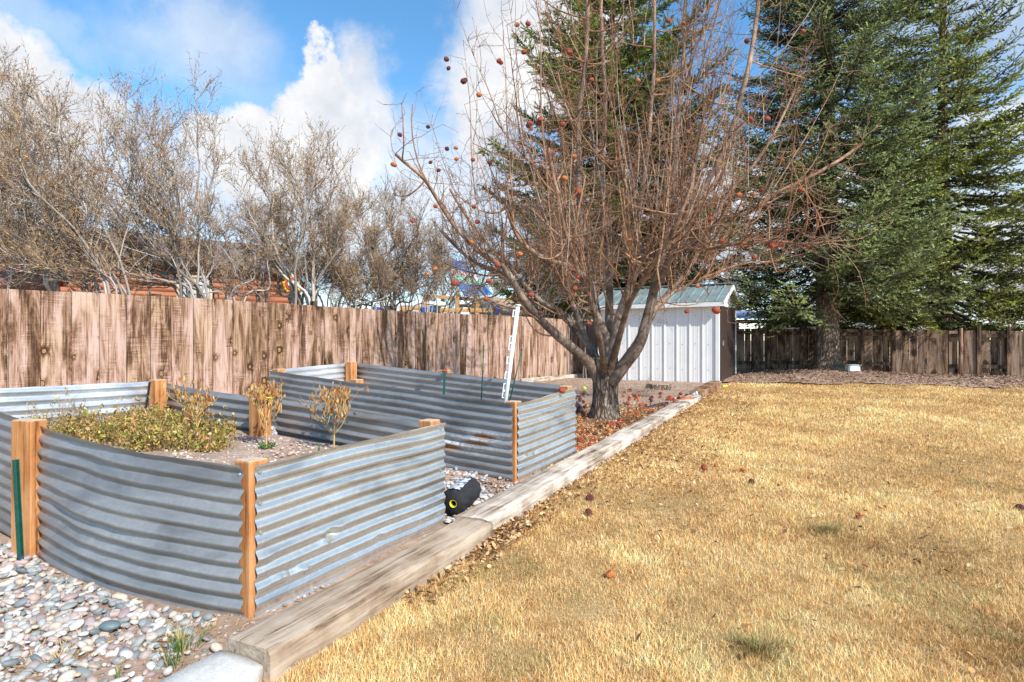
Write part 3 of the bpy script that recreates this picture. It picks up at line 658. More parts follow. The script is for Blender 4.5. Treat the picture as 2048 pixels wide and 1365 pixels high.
# ------------------------------------------------------------------ left fence
FD = Vector((.587, .8096, 0)).normalized(); F0 = Vector((-5.53, 6.46, 0)); FA = math.atan2(FD.y, FD.x); FTOP = 1.76
def s_fence(px):
    k = (px - 1024) / F; return (k * F0.y - F0.x) / (FD.x - k * FD.y)
def build_left_fence():
    org = F0.copy()
    f = empty('board_fence', org, 'tall fence of wide knotty weathered brown boards running from the left edge to the shed', 'fence', rz=FA)
    bs = [s_fence(p) for p in (-60, 15, 80, 142, 198, 253, 300, 342, 386, 425, 465, 503, 535, 570, 602)]
    while bs[0] > -3.5: bs.insert(0, bs[0] - .28)
    while bs[-1] < 13.9: bs.append(bs[-1] + random.choice((.14, .19, .24, .28, .19, .24)))
    bm = bmesh.new(); lay = bm.verts.layers.float.new('rnd')
    for a, b in zip(bs[:-1], bs[1:]):
        w = b - a - random.uniform(.007, .013); m = (a + b) / 2; pw = F0 + FD * m
        zb = g(pw.x, pw.y) - .05; zt = FTOP + random.uniform(-.006, .006) + .012 * math.sin(m * .8); n0 = len(bm.verts)
        h = zt - zb; th = .022
        rr = random.random(); nz = 8
        off = random.uniform(-.007, .007)
        for k in range(nz + 1):
            t = k / nz; wob = .0015 * mnoise.noise(Vector((m * 9, t * 4, 1)))
            for (dx, dy) in ((-w / 2, -th / 2), (w / 2, -th / 2), (w / 2, th / 2), (-w / 2, th / 2)):
                v = bm.verts.new((m + dx + wob, dy + off + .002 * math.sin(t * 3 + rr * 6), zb + h * t)); v[lay] = rr
        bm.verts.ensure_lookup_table(); vs_ = bm.verts[n0:]
        for k in range(nz):
            for q in range(4):
                bm.faces.new((vs_[k * 4 + q], vs_[k * 4 + (q + 1) % 4], vs_[k * 4 + 4 + (q + 1) % 4], vs_[k * 4 + 4 + q]))
        bm.faces.new(vs_[:4][::-1]); bm.faces.new(vs_[-4:])
    link('boards', bm_mesh('boards', bm), MAT['fence'], f)
    for zz in (.55, 1.5):
        for k in range(7):
            x0 = -3.2 + k * 2.42
            box('rail', (x0 + 1.21, .045, zz), (2.4, .04, .09), MAT['fence_dark'], f)
    for k in range(8):
        x0 = -3.2 + k * 2.42; pw = F0 + FD * x0; box('fence_post', (x0, .115, g(pw.x, pw.y) + .66), (.09, .09, 1.55), MAT['fence_dark'], f)
build_left_fence()
# low pale edging at the far fence foot
# ------------------------------------------------------------------ shed
def build_shed():
    a = Vector((4.83, 14.1, 0)); dl = Vector((-2.25, 1.32, 0)).normalized(); dd = Vector((-dl.y, dl.x, 0)); 
    if dd.y < 0: dd = -dd
    # local frame: x runs along the long wall from the left end to the right corner, y runs back
    Ln = 2.95; D = 2.0; left = a + dl * Ln; rz = math.atan2(-dl.y, -dl.x)
    zb = .15; o = empty('garden_shed', (left.x, left.y, zb), 'small white ribbed metal shed with blue grey metal roof behind the apple tree', 'shed', rz=rz)
    H = 1.99
    def ribwall(name, x0, y0, x1, y1, h0, h1=None, gable=None, start=.0, pitch=.305):
        d = Vector((x1 - x0, y1 - y0, 0)); L_ = d.length; d /= L_; nn = Vector((d.y, -d.x, 0)); pr = []
        s = 0.0; xs = [(0, 0)]
        q = start
        while q < L_ - .06:
            if q > .02: xs += [(q - .028, 0), (q - .012, .022), (q + .012, .022), (q + .028, 0)]
            for mm in (.1, .2):
                if q + mm < L_ - .02: xs += [(q + mm - .012, 0), (q + mm, .004), (q + mm + .012, 0)]
            q += pitch
        xs.append((L_, 0)); bm = bmesh.new(); bot = []; top = []
        for (t, of) in xs:
            p = Vector((x0, y0, 0)) + d * t + nn * of
            hh = h0 if gable is None else h0 + gable * (1 - abs(t / L_ * 2 - 1))
            bot.append(bm.verts.new((p.x, p.y, -.02))); top.append(bm.verts.new((p.x, p.y, hh)))
        for i in range(len(xs) - 1): bm.faces.new((bot[i], bot[i + 1], top[i + 1], top[i]))
        r = bmesh.ops.extrude_face_region(bm, geom=bm.faces[:]); 
        for v in r['geom']:
            if isinstance(v, bmesh.types.BMVert): v.co -= nn * .012
        bmesh.ops.recalc_face_normals(bm, faces=bm.faces)
        return link(name, bm_mesh(name, bm), MAT['white_metal'], o)
    ribwall('front_wall', 0, 0, Ln, 0, H, start=.17)
    ribwall('side_wall', Ln, 0, Ln, D, H, gable=.44, start=.2)
    ribwall('side_wall', 0, D, 0, 0, H, gable=.44, start=.2)
    ribwall('rear_wall', Ln, D, 0, D, H, start=.1)
    for (x, y) in ((Ln + .002, 0), (0, 0)): box('corner_trim', (x, y, H / 2 - .02), (.09, .07, H + .0), MAT['white_metal'], o, 0, .004)
    # screws on the wall
    bm = bmesh.new(); bmesh.ops.create_cone(bm, cap_ends=True, segments=6, radius1=.009, radius2=.007, depth=.012); sme = bm_mesh('screw', bm); sme.materials.append(MAT['dark_brown'])
    for zz in (.35, .95, 1.62):
        for k in range(9): link('screw', sme, None, o, (.30 + k * .305, -.006, zz + .02 * (k % 2)), (R(90), 0, 0))
    # roof: two slopes
    ov = .20; rh = .40; hd = D / 2
    for sgn, nm in ((-1, 'roof'), (1, 'roof')):
        bm = bmesh.new(); n = 0; x = -.22; cols = []
        y_e = (-ov if sgn < 0 else D + ov); z_e = H - ov * rh / hd + .045; z_r = H + rh + .045
        prof = []; xe = Ln + .20
        q = x
        while q < xe - .01:
            prof += [(q, .022), (q + .02, .022), (q + .032, 0), (min(q + .20, xe), 0)]; q += .225
            if q < xe: prof.append((q - .012, 0))
        e = [bm.verts.new((a_, y_e, z_e + b_)) for a_, b_ in prof]; r_ = [bm.verts.new((a_, hd, z_r + b_)) for a_, b_ in prof]
        for i in range(len(prof) - 1): bm.faces.new((e[i], e[i + 1], r_[i + 1], r_[i]))
        rr = bmesh.ops.extrude_face_region(bm, geom=bm.faces[:])
        for v in rr['geom']:
            if isinstance(v, bmesh.types.BMVert): v.co.z -= .01
        bmesh.ops.recalc_face_normals(bm, faces=bm.faces)
        link(nm, bm_mesh(nm, bm), MAT['bluegrey_roof'], o)
        ang = math.atan2(rh, hd) * (1 if sgn < 0 else -1); ll = math.hypot(hd + ov, rh * (hd + ov) / hd)
        for xx in (-.2, Ln + .18):
            b = box('barge_board', (xx, (y_e + hd) / 2, (z_e + z_r) / 2 - .06), (.022, ll, .11), MAT['white_metal'], o, 0, .003); b.rotation_euler = (ang, 0, 0)
        for xx in (-.1, Ln + .09):
            b = box('soffit', (xx, (y_e + hd) / 2, (z_e + z_r) / 2 - .03), (.16, ll - .02, .02), MAT['tan_trim'], o, 0, .002); b.rotation_euler = (ang, 0, 0)
        box('fascia', (Ln / 2, y_e + .012 * (1 if sgn < 0 else -1), z_e - .065), (Ln + .34, .02, .10), MAT['white_metal'], o, 0, .003)
    box('ridge_cap', (Ln / 2, hd, H + rh + .075), (Ln + .40, .16, .02), MAT['bluegrey_roof'], o, 0, .004)
    d = box('door', (Ln + .045, .98, .93), (.05, 1.72, 1.88), MAT['dark_brown'], o, 0, .004)
    box('door_frame', (Ln + .05, 1.9, .95), (.07, .05, 1.95), MAT['white_metal'], o, 0, .004)
    box('door_handle', (.035, -.72, .05), (.03, .03, .12), MAT['galv_bright'], d, 0, .004)
    box('sill_beam', (Ln / 2, -.06, -.03), (Ln + .05, .10, .06), MAT['timber_red'], o, 0, .006)
build_shed()
# ------------------------------------------------------------------ back fence
def build_back_fence():
    a = Vector((5.6, 18.29, 0)); b = Vector((13.6, 13.82, 0)); d = (b - a).normalized(); rz = math.atan2(d.y, d.x)
    o = empty('shadowbox_fence', a, 'low dark brown shadowbox fence behind the spruce trunk at the end of the lawn', 'fence', rz=rz)
    def sp(px):
        k = (px - 1024) / F; return (k * a.y - a.x) / (d.x - k * d.y)
    bays = [(1380, 1460, 'f'), (1460, 1535, 'b'), (1540, 1600, 'b'), (1602, 1633, 'f'), (1633, 1676, 'b'), (1678, 1722, 'b'), (1728, 1788, 'b'), (1788, 1896, 'f'), (1898, 1916, 'b'), (1924, 1952, 'f'), (1962, 2017, 'b'), (2018, 2150, 'f'), (2155, 2260, 'b'), (2262, 2420, 'f')]
    for (p0, p1, kind) in bays:
        s0, s1 = sp(p0), sp(p1); bm = bmesh.new(); lay = bm.verts.layers.float.new('rnd'); x = s0
        top = 1.55 - .02 * (s0 - 1)
        zg_ = g(*(a + d * (s0 + s1) / 2)[:2]) - .03
        while x < s1 - .03:
            w = min(random.choice((.17, .19, .21)), s1 - x); 
            if s1 - x - w < .05: w = s1 - x
            gap = random.uniform(.006, .016) if kind == 'b' else random.uniform(.003, .007)
            n0 = len(bm.verts); zt = top + random.uniform(-.015, .01)
            add_box(bm, (x + w / 2, .05 if kind == 'b' else -.035, (zt + zg_) / 2), (w - gap, .018, zt - zg_), rotz(random.uniform(-.01, .01))); bm.verts.ensure_lookup_table(); rr = random.random()
            for v in bm.verts[n0:]: v[lay] = rr
            x += w
        link('board_panel', bm_mesh('board_panel', bm), MAT['fence_dark'], o)
        for zz in (zg_ + .28, top - .12): box('rail', ((s0 + s1) / 2, .008, zz), (s1 - s0, .045, .09), MAT['fence_dark'], o)
    for px in (1460, 1538, 1603, 1677, 1725, 1788, 1920, 1957, 2017):
        s = sp(px); pw = a + d * s; zz = g(pw.x, pw.y)
        if px == 1920:
            bm = bmesh.new(); bmesh.ops.create_cone(bm, cap_ends=True, segments=12, radius1=.05, radius2=.045, depth=1.22)
            link('round_post', bm_mesh('round_post', bm, True), MAT['fence'], o, (s, -.1, zz + .60))
        else: box('fence_post', (s, -.035, zz + .60), (.09, .09, 1.28), MAT['fence_dark'], o)
    return a, d
build_back_fence()

# ------------------------------------------------------------------ tubes and branching
class Tubes:
    def __init__(s): s.g = {}
    def add(s, pts, rad, col):
        s.g.setdefault(len(pts), []).append((pts, rad, col))
    def arrays(s, sides):
        VV = []; FF = []; CC = []; base = 0
        for N, lst in s.g.items():
            Pn = np.array([a for a, _, _ in lst], float); Rn = np.array([b for _, b, _ in lst], float)
            Cn = np.array([np.broadcast_to(np.asarray(c, float), (N, 3)) for _, _, c in lst])
            k = len(lst); T = np.gradient(Pn, axis=1); T /= np.linalg.norm(T, axis=2, keepdims=True) + 1e-9
            ref = np.zeros((k, 1, 3)); ref[..., 0] = .37; ref[..., 1] = .81; ref[..., 2] = .12
            Uv = np.cross(T, np.broadcast_to(ref, T.shape)); Uv /= np.linalg.norm(Uv, axis=2, keepdims=True) + 1e-9; Wv = np.cross(T, Uv)
            an = np.arange(sides) / sides * 2 * np.pi
            ring = Pn[:, :, None, :] + Rn[:, :, None, None] * (Uv[:, :, None, :] * np.cos(an)[None, None, :, None] + Wv[:, :, None, :] * np.sin(an)[None, None, :, None])
            VV.append(ring.reshape(-1, 3)); CC.append(np.repeat(Cn.reshape(-1, 3), sides, 0))
            idx = base + np.arange(k * N * sides).reshape(k, N, sides); nx = np.roll(idx, -1, 2)
            FF.append(np.stack([idx[:, :-1], nx[:, :-1], nx[:, 1:], idx[:, 1:]], -1).reshape(-1, 4)); base += k * N * sides
        return np.concatenate(VV), np.concatenate(FF), np.concatenate(CC)
    def build(s, name, mat, parent, sides=4, loc=(0, 0, 0)):
        V, Fq, C = s.arrays(sides); V = V - np.array(loc)
        return link(name, mesh_np(name, V, [Fq], True, C), mat, parent)
def cr(pts, n):
    """catmull-rom through points (m,k) -> (n,k)"""
    p = np.array(pts, float); m = len(p); t = np.linspace(0, m - 1, n); i = np.clip(t.astype(int), 0, m - 2); f = (t - i)[:, None]
    p0 = p[np.maximum(i - 1, 0)]; p1 = p[i]; p2 = p[i + 1]; p3 = p[np.minimum(i + 2, m - 1)]
    return .5 * ((2 * p1) + (-p0 + p2) * f + (2 * p0 - 5 * p1 + 4 * p2 - p3) * f ** 2 + (-p0 + 3 * p1 - 3 * p2 + p3) * f ** 3)
rr_ = random.Random(11)
def rv(r=rr_):
    while True:
        v = np.array([r.uniform(-1, 1), r.uniform(-1, 1), r.uniform(-1, 1)]); l = np.dot(v, v)
        if .01 < l < 1: return v / math.sqrt(l)
def wander(p, d, L, n, jit, up, r=rr_, target=None):
    """crooked line from p along d; up pulls to the vertical"""
    pts = [p]; d = d / np.linalg.norm(d); st = L / (n - 1)
    for i in range(n - 1):
        d = d + rv(r) * jit + np.array([0, 0, up]); d /= np.linalg.norm(d); p = p + d * st; pts.append(p)
    return np.array(pts), d
UP = np.array([0, 0, 1.0])

# ------------------------------------------------------------------ apple tree
def build_apple():
    TY = 7.85; base = P(1205, 845, TY); base.z = g(base.x, base.y) - .05
    root = empty('apple_tree', base, 'large bare apple tree with upright orange brown shoots and shrivelled red apples', 'tree')
    def pt(x, y, dy): v = P(x, y, TY + dy); return (v.x, v.y, v.z)
    GREY = np.array((.16, .115, .09)); GREYL = np.array((.34, .27, .21)); ORG = np.array((.25, .12, .062)); ORL = np.array((.46, .27, .16))
    # trunk: knobbly flared tube
    N = 40; S = 28; V = []; zt = P(1207, 715, TY).z
    for i in range(N):
        t = i / (N - 1); z = base.z + (zt - base.z) * t
        r = .150 + .09 * (1 - t) ** 5 + .035 * t ** 3 + .0 
        for j in range(S):
            a = j / S * 2 * math.pi; rr = r * (1 + .10 * math.sin(a * 3 + 1) * (1 - t * .4) + .05 * math.sin(a * 5 + t * 3) + .07 * mnoise.noise(Vector((math.cos(a) * 3, math.sin(a) * 3, z * 3.5))) + .05 * mnoise.noise(Vector((math.cos(a) * 9, math.sin(a) * 9, z * 3))))
            V.append((rr * math.cos(a) + .02 * math.sin(t * 3) + .012, rr * math.sin(a) * .95, z - base.z))
    i = np.arange(N * S).reshape(N, S); nx = np.roll(i, -1, 1); Fq = np.stack([i[:-1], nx[:-1], nx[1:], i[1:]], -1).reshape(-1, 4)
    link('trunk', mesh_np('trunk', np.array(V), [Fq, i[-1:][:, :]], True), MAT['trunk'], root)
    limbs = [  # (control points (px,py,depth), r0, r1)
        ([(1204, 775, 0), (1185, 735, -.05), (1163, 713, -.12), (1114, 671, -.3), (1075, 634, -.45), (1040, 589, -.6), (1020, 554, -.7), (1003, 530, -.75), (960, 505, -.8), (900, 440, -.8), (850, 360, -.9), (790, 310, -1)], .088, .012),
        ([(1190, 735, .1), (1150, 700, .3), (1085, 640, .6), (1060, 600, .8), (1000, 545, 1.1), (940, 520, 1.4), (880, 460, 1.5)], .055, .012),
        ([(1200, 745, .1), (1184, 700, .25), (1149, 660, .4), (1125, 628, .5), (1085, 603, .6), (1050, 570, .7), (1010, 520, .8), (960, 470, .9), (900, 380, 1)], .062, .012),
        ([(1203, 755, .2), (1176, 690, .5), (1150, 620, .8), (1132, 570, .9), (1100, 500, 1.1), (1080, 420, 1.2), (1060, 300, 1.3)], .05, .015),
        ([(1214, 760, -.05), (1216, 690, -.12), (1203, 655, -.2), (1188, 620, -.25), (1184, 575, -.3), (1170, 553, -.35), (1130, 530, -.5), (1085, 515, -.7), (1040, 480, -.8), (1008, 400, -.9)], .075, .016),
        ([(1184, 580, -.3), (1168, 548, -.3), (1162, 500, -.32), (1160, 430, -.35), (1156, 330, -.4), (1158, 230, -.45), (1170, 130, -.5), (1175, 40, -.5), (1172, -50, -.5)], .048, .016),
        ([(1212, 760, .05), (1216, 680, .1), (1219, 600, .1), (1216, 520, .1), (1208, 440, .15), (1205, 340, .2), (1210, 220, .2), (1205, 100, .2), (1200, -40, .2)], .072, .015),
        ([(1218, 750, -.1), (1232, 655, -.2), (1254, 585, -.3), (1278, 530, -.35), (1292, 505, -.4), (1262, 475, -.3), (1255, 400, -.3), (1248, 360, -.3), (1215, 320, -.35), (1190, 300, -.4)], .062, .014),
        ([(1222, 740, .15), (1245, 640, .4), (1262, 560, .6), (1270, 480, .7), (1285, 380, .8), (1300, 260, .9), (1308, 120, 1), (1310, -30, 1.1)], .056, .014),
        ([(1222, 765, -.08), (1254, 722, -.2), (1278, 690, -.3), (1296, 630, -.35), (1308, 580, -.4), (1325, 519, -.45), (1338, 470, -.5), (1370, 430, -.5), (1430, 340, -.5), (1470, 240, -.55), (1500, 120, -.6), (1520, -20, -.6)], .092, .016),
        ([(1318, 540, -.42), (1345, 480, -.35), (1348, 400, -.3), (1350, 300, -.3), (1362, 180, -.3), (1368, 60, -.3), (1370, -60, -.3)], .050, .013),
        ([(1300, 600, -.35), (1328, 545, -.6), (1350, 490, -.8), (1378, 492, -.9), (1410, 475, -1), (1440, 438, -1.1), (1500, 425, -1.2), (1560, 380, -1.2), (1640, 345, -1.3), (1725, 288, -1.3)], .045, .010),
        ([(1228, 748, .2), (1270, 690, .5), (1310, 620, .8), (1360, 560, 1.0), (1400, 500, 1.2), (1450, 400, 1.3), (1530, 300, 1.4), (1590, 180, 1.5)], .055, .012),
        ([(1350, 495, -.8), (1400, 500, -1.2), (1460, 490, -1.5), (1540, 485, -1.7), (1600, 488, -1.8), (1665, 480, -1.8)], .024, .006),
        ([(1290, 640, .3), (1340, 590, .9), (1400, 560, 1.4), (1480, 530, 1.7), (1560, 520, 1.9)], .035, .008),
        ([(1210, 740, -.2), (1200, 680, -.7), (1180, 600, -1.1), (1150, 520, -1.4), (1120, 420, -1.6), (1100, 300, -1.7)], .045, .012),
        ([(1220, 740, -.2), (1240, 670, -.7), (1262, 600, -1.1), (1310, 520, -1.5), (1360, 440, -1.8), (1390, 330, -1.9)], .045, .012),
        ([(1213, 740, .25), (1200, 640, .9), (1180, 540, 1.5), (1160, 430, 1.8), (1150, 300, 1.9)], .045, .012),
    ]
    big = Tubes(); med = Tubes(); tw = Tubes(); nodes = []   # nodes: (pos, dir, radius)
    def colr(r, q=None):
        t = min(1, max(0, (r - .006) / .03)); q = rr_.random()
        c = (ORG * (1 - q) + ORL * q) * (1 - t) + (GREY * (1 - q * .7) + GREYL * q * .7) * t; return c
    for cps, r0, r1 in limbs:
        L = cr([pt(*c) for c in cps], 34)
        wob = np.array([[.025 * mnoise.noise(Vector((q[0] * 3, q[1] * 3 + k, q[2] * 3))) for k in (0, 9, 18)] for q in L]); L = L + wob * np.linspace(0, 1, 34)[:, None]
        R_ = r0 * (min(r1 * 1.5, r0) / r0) ** (np.linspace(0, 1, 34) ** 1.0) * (1 + .06 * np.array([mnoise.noise(Vector(q * 6)) for q in L]))
        big.add(L, R_, np.array([colr(x) * (.8 + .4 * rr_.random()) for x in R_]))
        T = np.gradient(L, axis=0)
        for k in range(9, 34): nodes.append((L[k], T[k] / np.linalg.norm(T[k]), R_[k]))
    ctr = np.array([base.x + .3, TY, 0])
    def inside(p):
        x = (p[0]) / p[1] * F + 1024; y = 681 - (p[2] - CAMH) / p[1] * F
        lim_l = np.interp(y, [-100, 0, 150, 300, 420, 520, 600], [850, 870, 840, 740, 790, 830, 900]); lim_r = np.interp(y, [-100, 130, 300, 480, 560, 620], [1690, 1700, 1740, 1660, 1560, 1400])
        return lim_l < x < lim_r and y < 640 and abs(p[1] - TY) < 2.4
    # secondary branches arching out and up, then straight water shoots
    shoots = []
    for (p, d, r) in list(nodes):
        for _ in range(2 if r > .02 else 1):
            if rr_.random() > .40: continue
            out = (p - ctr) * np.array([1, 1, 0]); out = out / (np.linalg.norm(out) + .01)
            dr = out * .6 + rv() * .75 + UP * .15; L = rr_.uniform(.35, 1.25); n = 9
            q, dd = wander(p, dr, L, n, .16, rr_.uniform(.02, .30))
            if not inside(q[-1]): continue
            ra = min(r * .55, rr_.uniform(.009, .018)); R_ = np.linspace(ra, .0055, n); med.add(q, R_, colr(ra)); 
            Tq = np.gradient(q, axis=0)
            for k in (2, 3, 4, 5, 6, 7, 8): shoots.append((q[k], Tq[k] / np.linalg.norm(Tq[k]), R_[k]))
    tip = []
    shoots = [s for s in shoots if rr_.random() < .8]
    for (p, d, r) in nodes + shoots + [s for s in shoots if rr_.random() < .35]:
        if rr_.random() > .115 or p[2] < 1.75: continue
        out = (p - ctr) * np.array([1, 1, 0]) * .13
        dr = UP * 1.3 + out * rr_.uniform(.6, 1.3) + rv() * .38 + d * .3; L = rr_.uniform(.7, 2.3) * (1.0 if p[2] < 3.2 else .75); n = 10
        q, dd = wander(p, dr, L, n, .075, .02)
        if not inside(q[-1]):
            if not inside(q[5]): continue
            q = q[:6]; n = 6
        ra = min(rr_.uniform(.007, .017) * min(1, .5 + L / 2.5), r * .85 + .0015); R_ = np.linspace(ra, .0022, n); c = (ORG * rr_.uniform(.7, 1.1), ORL * rr_.uniform(.8, 1.1), GREYL * rr_.uniform(.8, 1.3))[rr_.choice((0, 0, 1, 2, 2))]
        med.add(q, R_, c)
        Tq = np.gradient(q, axis=0)
        for k in range(1, n): tip.append((q[k], Tq[k] / np.linalg.norm(Tq[k]), R_[k]))
    # crooked twigs and spurs
    for (p, d, r) in shoots + tip:
        for _ in range(2):
            if rr_.random() > .60: continue
            dr = rv() * 1.0 + d * .35 + UP * .1; L = rr_.uniform(.04, .30) if rr_.random() < .75 else rr_.uniform(.3, .6); n = 5
            q, dd = wander(p, dr, L, n, .35, .05); c = (ORG * .9 + GREYL * .35) * rr_.uniform(.7, 1.3)
            tw.add(q, np.linspace(.0035, .0015, n), c)
            if L > .2:
                for k in (2, 3):
                    q2, _ = wander(q[k], rv() + dd * .6, rr_.uniform(.04, .15), 4, .3, .05); tw.add(q2, np.linspace(.0025, .0013, 4), c)
            if rr_.random() < .5: tw.add(np.array([q[-1], q[-1] + dd * .012]), [.0036, .001], (.10, .06, .04))
    # low drooping twig mess below the limbs
    for (p, d, r) in nodes:
        if p[2] < 2.0: continue
        for _ in range(3):
            if rr_.random() > .55: continue
            dr = rv() * np.array([1, 1, .35]) + d * .3; q, dd = wander(p, dr, rr_.uniform(.35, .95), 8, .32, rr_.uniform(-.03, .08)); c = (ORG * .7 + GREYL * .4) * rr_.uniform(.7, 1.25)
            tw.add(q, np.linspace(.0055, .002, 8), c)
            for k in range(2, 8):
                if rr_.random() < .8: q2, _ = wander(q[k], rv() + dd * .4, rr_.uniform(.06, .28), 5, .35, .05); tw.add(q2, np.linspace(.003, .0014, 5), c)
    big.build('limb', MAT['bark_apple'], root, 10, base); med.build('branches', MAT['bark_apple'], root, 5, base); tw.build('twigs', MAT['bark_apple'], root, 3, base)
    # apples
    prot = {}
    def apple_mesh(k):
        bm = bmesh.new(); bmesh.ops.create_uvsphere(bm, u_segments=16, v_segments=12, radius=1)
        for v in bm.verts:
            t = v.co.z; r = math.hypot(v.co.x, v.co.y); dim = .30 * math.exp(-(r / .35) ** 2) * (1 if t > 0 else -.8)
            w = 1 + .10 * mnoise.noise(v.co * 2.2 + Vector((k * 7, 0, 0))) + (.07 * mnoise.noise(v.co * 6 + Vector((k * 3, 1, 0))))
            v.co = Vector((v.co.x * w, v.co.y * w, v.co.z * .86 * w - dim))
        bmesh.ops.create_cone(bm, segments=6, radius1=.05, radius2=.04, depth=.7, cap_ends=True, matrix=Matrix.Translation((0, 0, .75)))
        return bm_mesh('apple', bm, True)
    def m_app(name, a, b):
        s = NT(name); n1 = s.noise(2.2, 5, .6); c = s.ramp(n1, [(.35, a), (.65, b)]); s.bump(s.noise(5, 5, .6), .5, .08); return s.fin(c, .42, 0, .5)
    am = [m_app('apple_red', (.24, .03, .016), (.55, .11, .035)), m_app('apple_dark', (.07, .018, .014), (.20, .045, .03)), m_app('apple_orange', (.45, .10, .025), (.72, .27, .06))]
    meshes = []
    for k in range(6):
        me = apple_mesh(k); me.materials.append(am[(0, 1, 2, 0, 1, 0)[k]]); meshes.append(me)
    ap = [(1056, 48), (1056, 252, 1), (998, 122), (1002, 126), (893, 119, 1), (897, 137, 1), (927, 163, 1), (931, 160, 1), (1034, 50), (958, 190, 2), (1048, 104), (1139, 105), (1183, 160), (1059, 247), (1062, 258), (1081, 239), (1077, 247, 1), (1125, 249), (1101, 307, 3), (1148, 313, 2), (1129, 357, 2), (1158, 385, 3), (1074, 369, 2), (856, 254, 1), (800, 270, 1), (786, 329, 2), (790, 331, 2), (861, 325, 1), (877, 341, 1), (894, 298, 1), (912, 296, 2), (913, 318, 2), (946, 320), (980, 326, 1), (871, 413), (824, 442), (948, 414), (955, 444), (943, 485, 2), (1040, 508, 2), (1158, 415), (1260, 481, 2), (1276, 161, 2), (1337, 42), (1367, 47), (1315, 162, 2), (1418, 440, 3), (1565, 322), (1535, 238), (1500, 238), (1522, 381), (1506, 388, 2), (1478, 390, 2), (1602, 380), (1545, 491, 3), (1562, 489, 3), (1508, 515), (1443, 482), (1490, 493), (1612, 490), (1662, 300, 1), (1146, 540), (1150, 578), (1156, 555), (855, 549, 2), (870, 538, 2), (909, 566, 3), (977, 562), (972, 598), (1374, 623), (1432, 621, 3), (1395, 573, 2), (1178, 647), (1031, 600, 1), (1080, 626, 1), (1494, 82, 1), (1606, 63), (995, 530), (1062, 590)]
    for i, a in enumerate(ap):
        v = P(a[0], a[1], TY + rr_.uniform(-2.2, -1.0)); k = a[2] if len(a) > 2 else 0
        me = meshes[{0: 0, 1: rr_.choice((1, 4)), 2: 2, 3: 5}[k]]; o = link('apple', me, None, root, v - base, (rr_.uniform(-.5, .5), rr_.uniform(-.5, .5), rr_.uniform(0, 6)))
        s = {0: .032, 1: .031, 2: .032, 3: .046}[k] * rr_.uniform(.72, 1.0); o.scale = (s, s, s)
    return meshes
APPLES = build_apple()

# ------------------------------------------------------------------ bare shrubs behind the fence
def shrub(name, stems, label, seed, dens=1.0, tone=0, group='bare shrubs behind the left fence', top=None, rad=.021, cat='shrub', bud=.5, shrink=.82):
    """stems: list of (base px,py,Y, tip px,py, dy)"""
    r = random.Random(seed); tb = Tubes(); tm = Tubes(); tt = Tubes(); b0 = None
    G = [np.array((.38, .33, .28)), np.array((.25, .20, .16)), np.array((.46, .42, .38))]; B = [np.array((.40, .25, .14)), np.array((.19, .125, .08)), np.array((.46, .32, .17))]
    if tone == 1: G = [g_ * .62 for g_ in G]; B = [b_ * .62 for b_ in B]
    if tone == 2: G = [np.array((.5, .45, .42)), np.array((.38, .31, .27)), np.array((.6, .56, .53))]; B = [np.array((.6, .52, .48)), np.array((.45, .34, .27)), np.array((.66, .6, .56))]
    for (x0, y0, Y0, x1, y1, dy) in stems:
        a = P(x0, y0, Y0); a.z = max(a.z, g(a.x, a.y)); a = np.array(a); a0 = a.copy(); a0[2] = g(a[0], a[1]) - .03
        if b0 is None: b0 = a0
        e = np.array(P(x1, y1, Y0 + dy)); e = a + (e - a) * shrink; mid = (a + e) / 2 + rv(r) * .18 - UP * .10; mid2 = a * .25 + e * .75 + rv(r) * .15
        L = cr([a0, a, mid, mid2, e], 22); ln = np.linalg.norm(e - a)
        L = L + np.array([[.03 * mnoise.noise(Vector((q[0] * 4 + seed, q[1] * 4 + k, q[2] * 4))) for k in (0, 9, 18)] for q in L])
        R_ = np.linspace(rad * (.7 + .5 * r.random()), .006, 22); tb.add(L, R_, r.choice(G) * r.uniform(.7, 1.2)); T = np.gradient(L, axis=0); T /= np.linalg.norm(T, axis=1)[:, None]
        for k in range(7, 22):
            for _ in range(2):
                if r.random() > .58 * dens: continue
                d = T[k] * .9 + rv(r) * .75 + UP * .15; l1 = r.uniform(.4, 1.1) * (1.1 - k / 44) * min(1.2, ln / 3)
                q, dd = wander(L[k], d, l1, 9, .14, .05, r); c = r.choice(G) * r.uniform(.7, 1.25); tm.add(q, np.linspace(.009, .0035, 9), c); Tq = np.gradient(q, axis=0)
                for j in range(2, 9):
                    for _ in range(2):
                        if r.random() > .72: continue
                        d2 = Tq[j] / np.linalg.norm(Tq[j]) * .8 + rv(r) * .8 + UP * .22; l2 = r.uniform(.10, .45)
                        q2, d3 = wander(q[j], d2, l2, 6, .22, .06, r); cc = r.choice(B if r.random() < .6 else G) * r.uniform(.7, 1.3); tt.add(q2, np.linspace(.0036, .0017, 6), cc)
                        for jj in (2, 3, 4, 5):
                            if r.random() < bud:
                                d4 = rv(r) + d3 * .7; tt.add(np.array([q2[jj], q2[jj] + d4 * r.uniform(.02, .05)]), [.0075, .0022], r.choice(B) * r.uniform(.8, 1.5))
                            if r.random() < .35:
                                q4, _ = wander(q2[jj], rv(r) + d3 * .6, r.uniform(.05, .18), 4, .25, .05, r); tt.add(q4, np.linspace(.0033, .0018, 4), cc)
    root = empty(name, tuple(b0), label, cat, group)
    tb.build('stems', MAT['bark_grey'], root, 6, b0); tm.build('branches', MAT['bark_grey'], root, 4, b0); tt.build('twigs', MAT['bark_grey'], root, 3, b0)
    return root
R2 = random.Random(5)
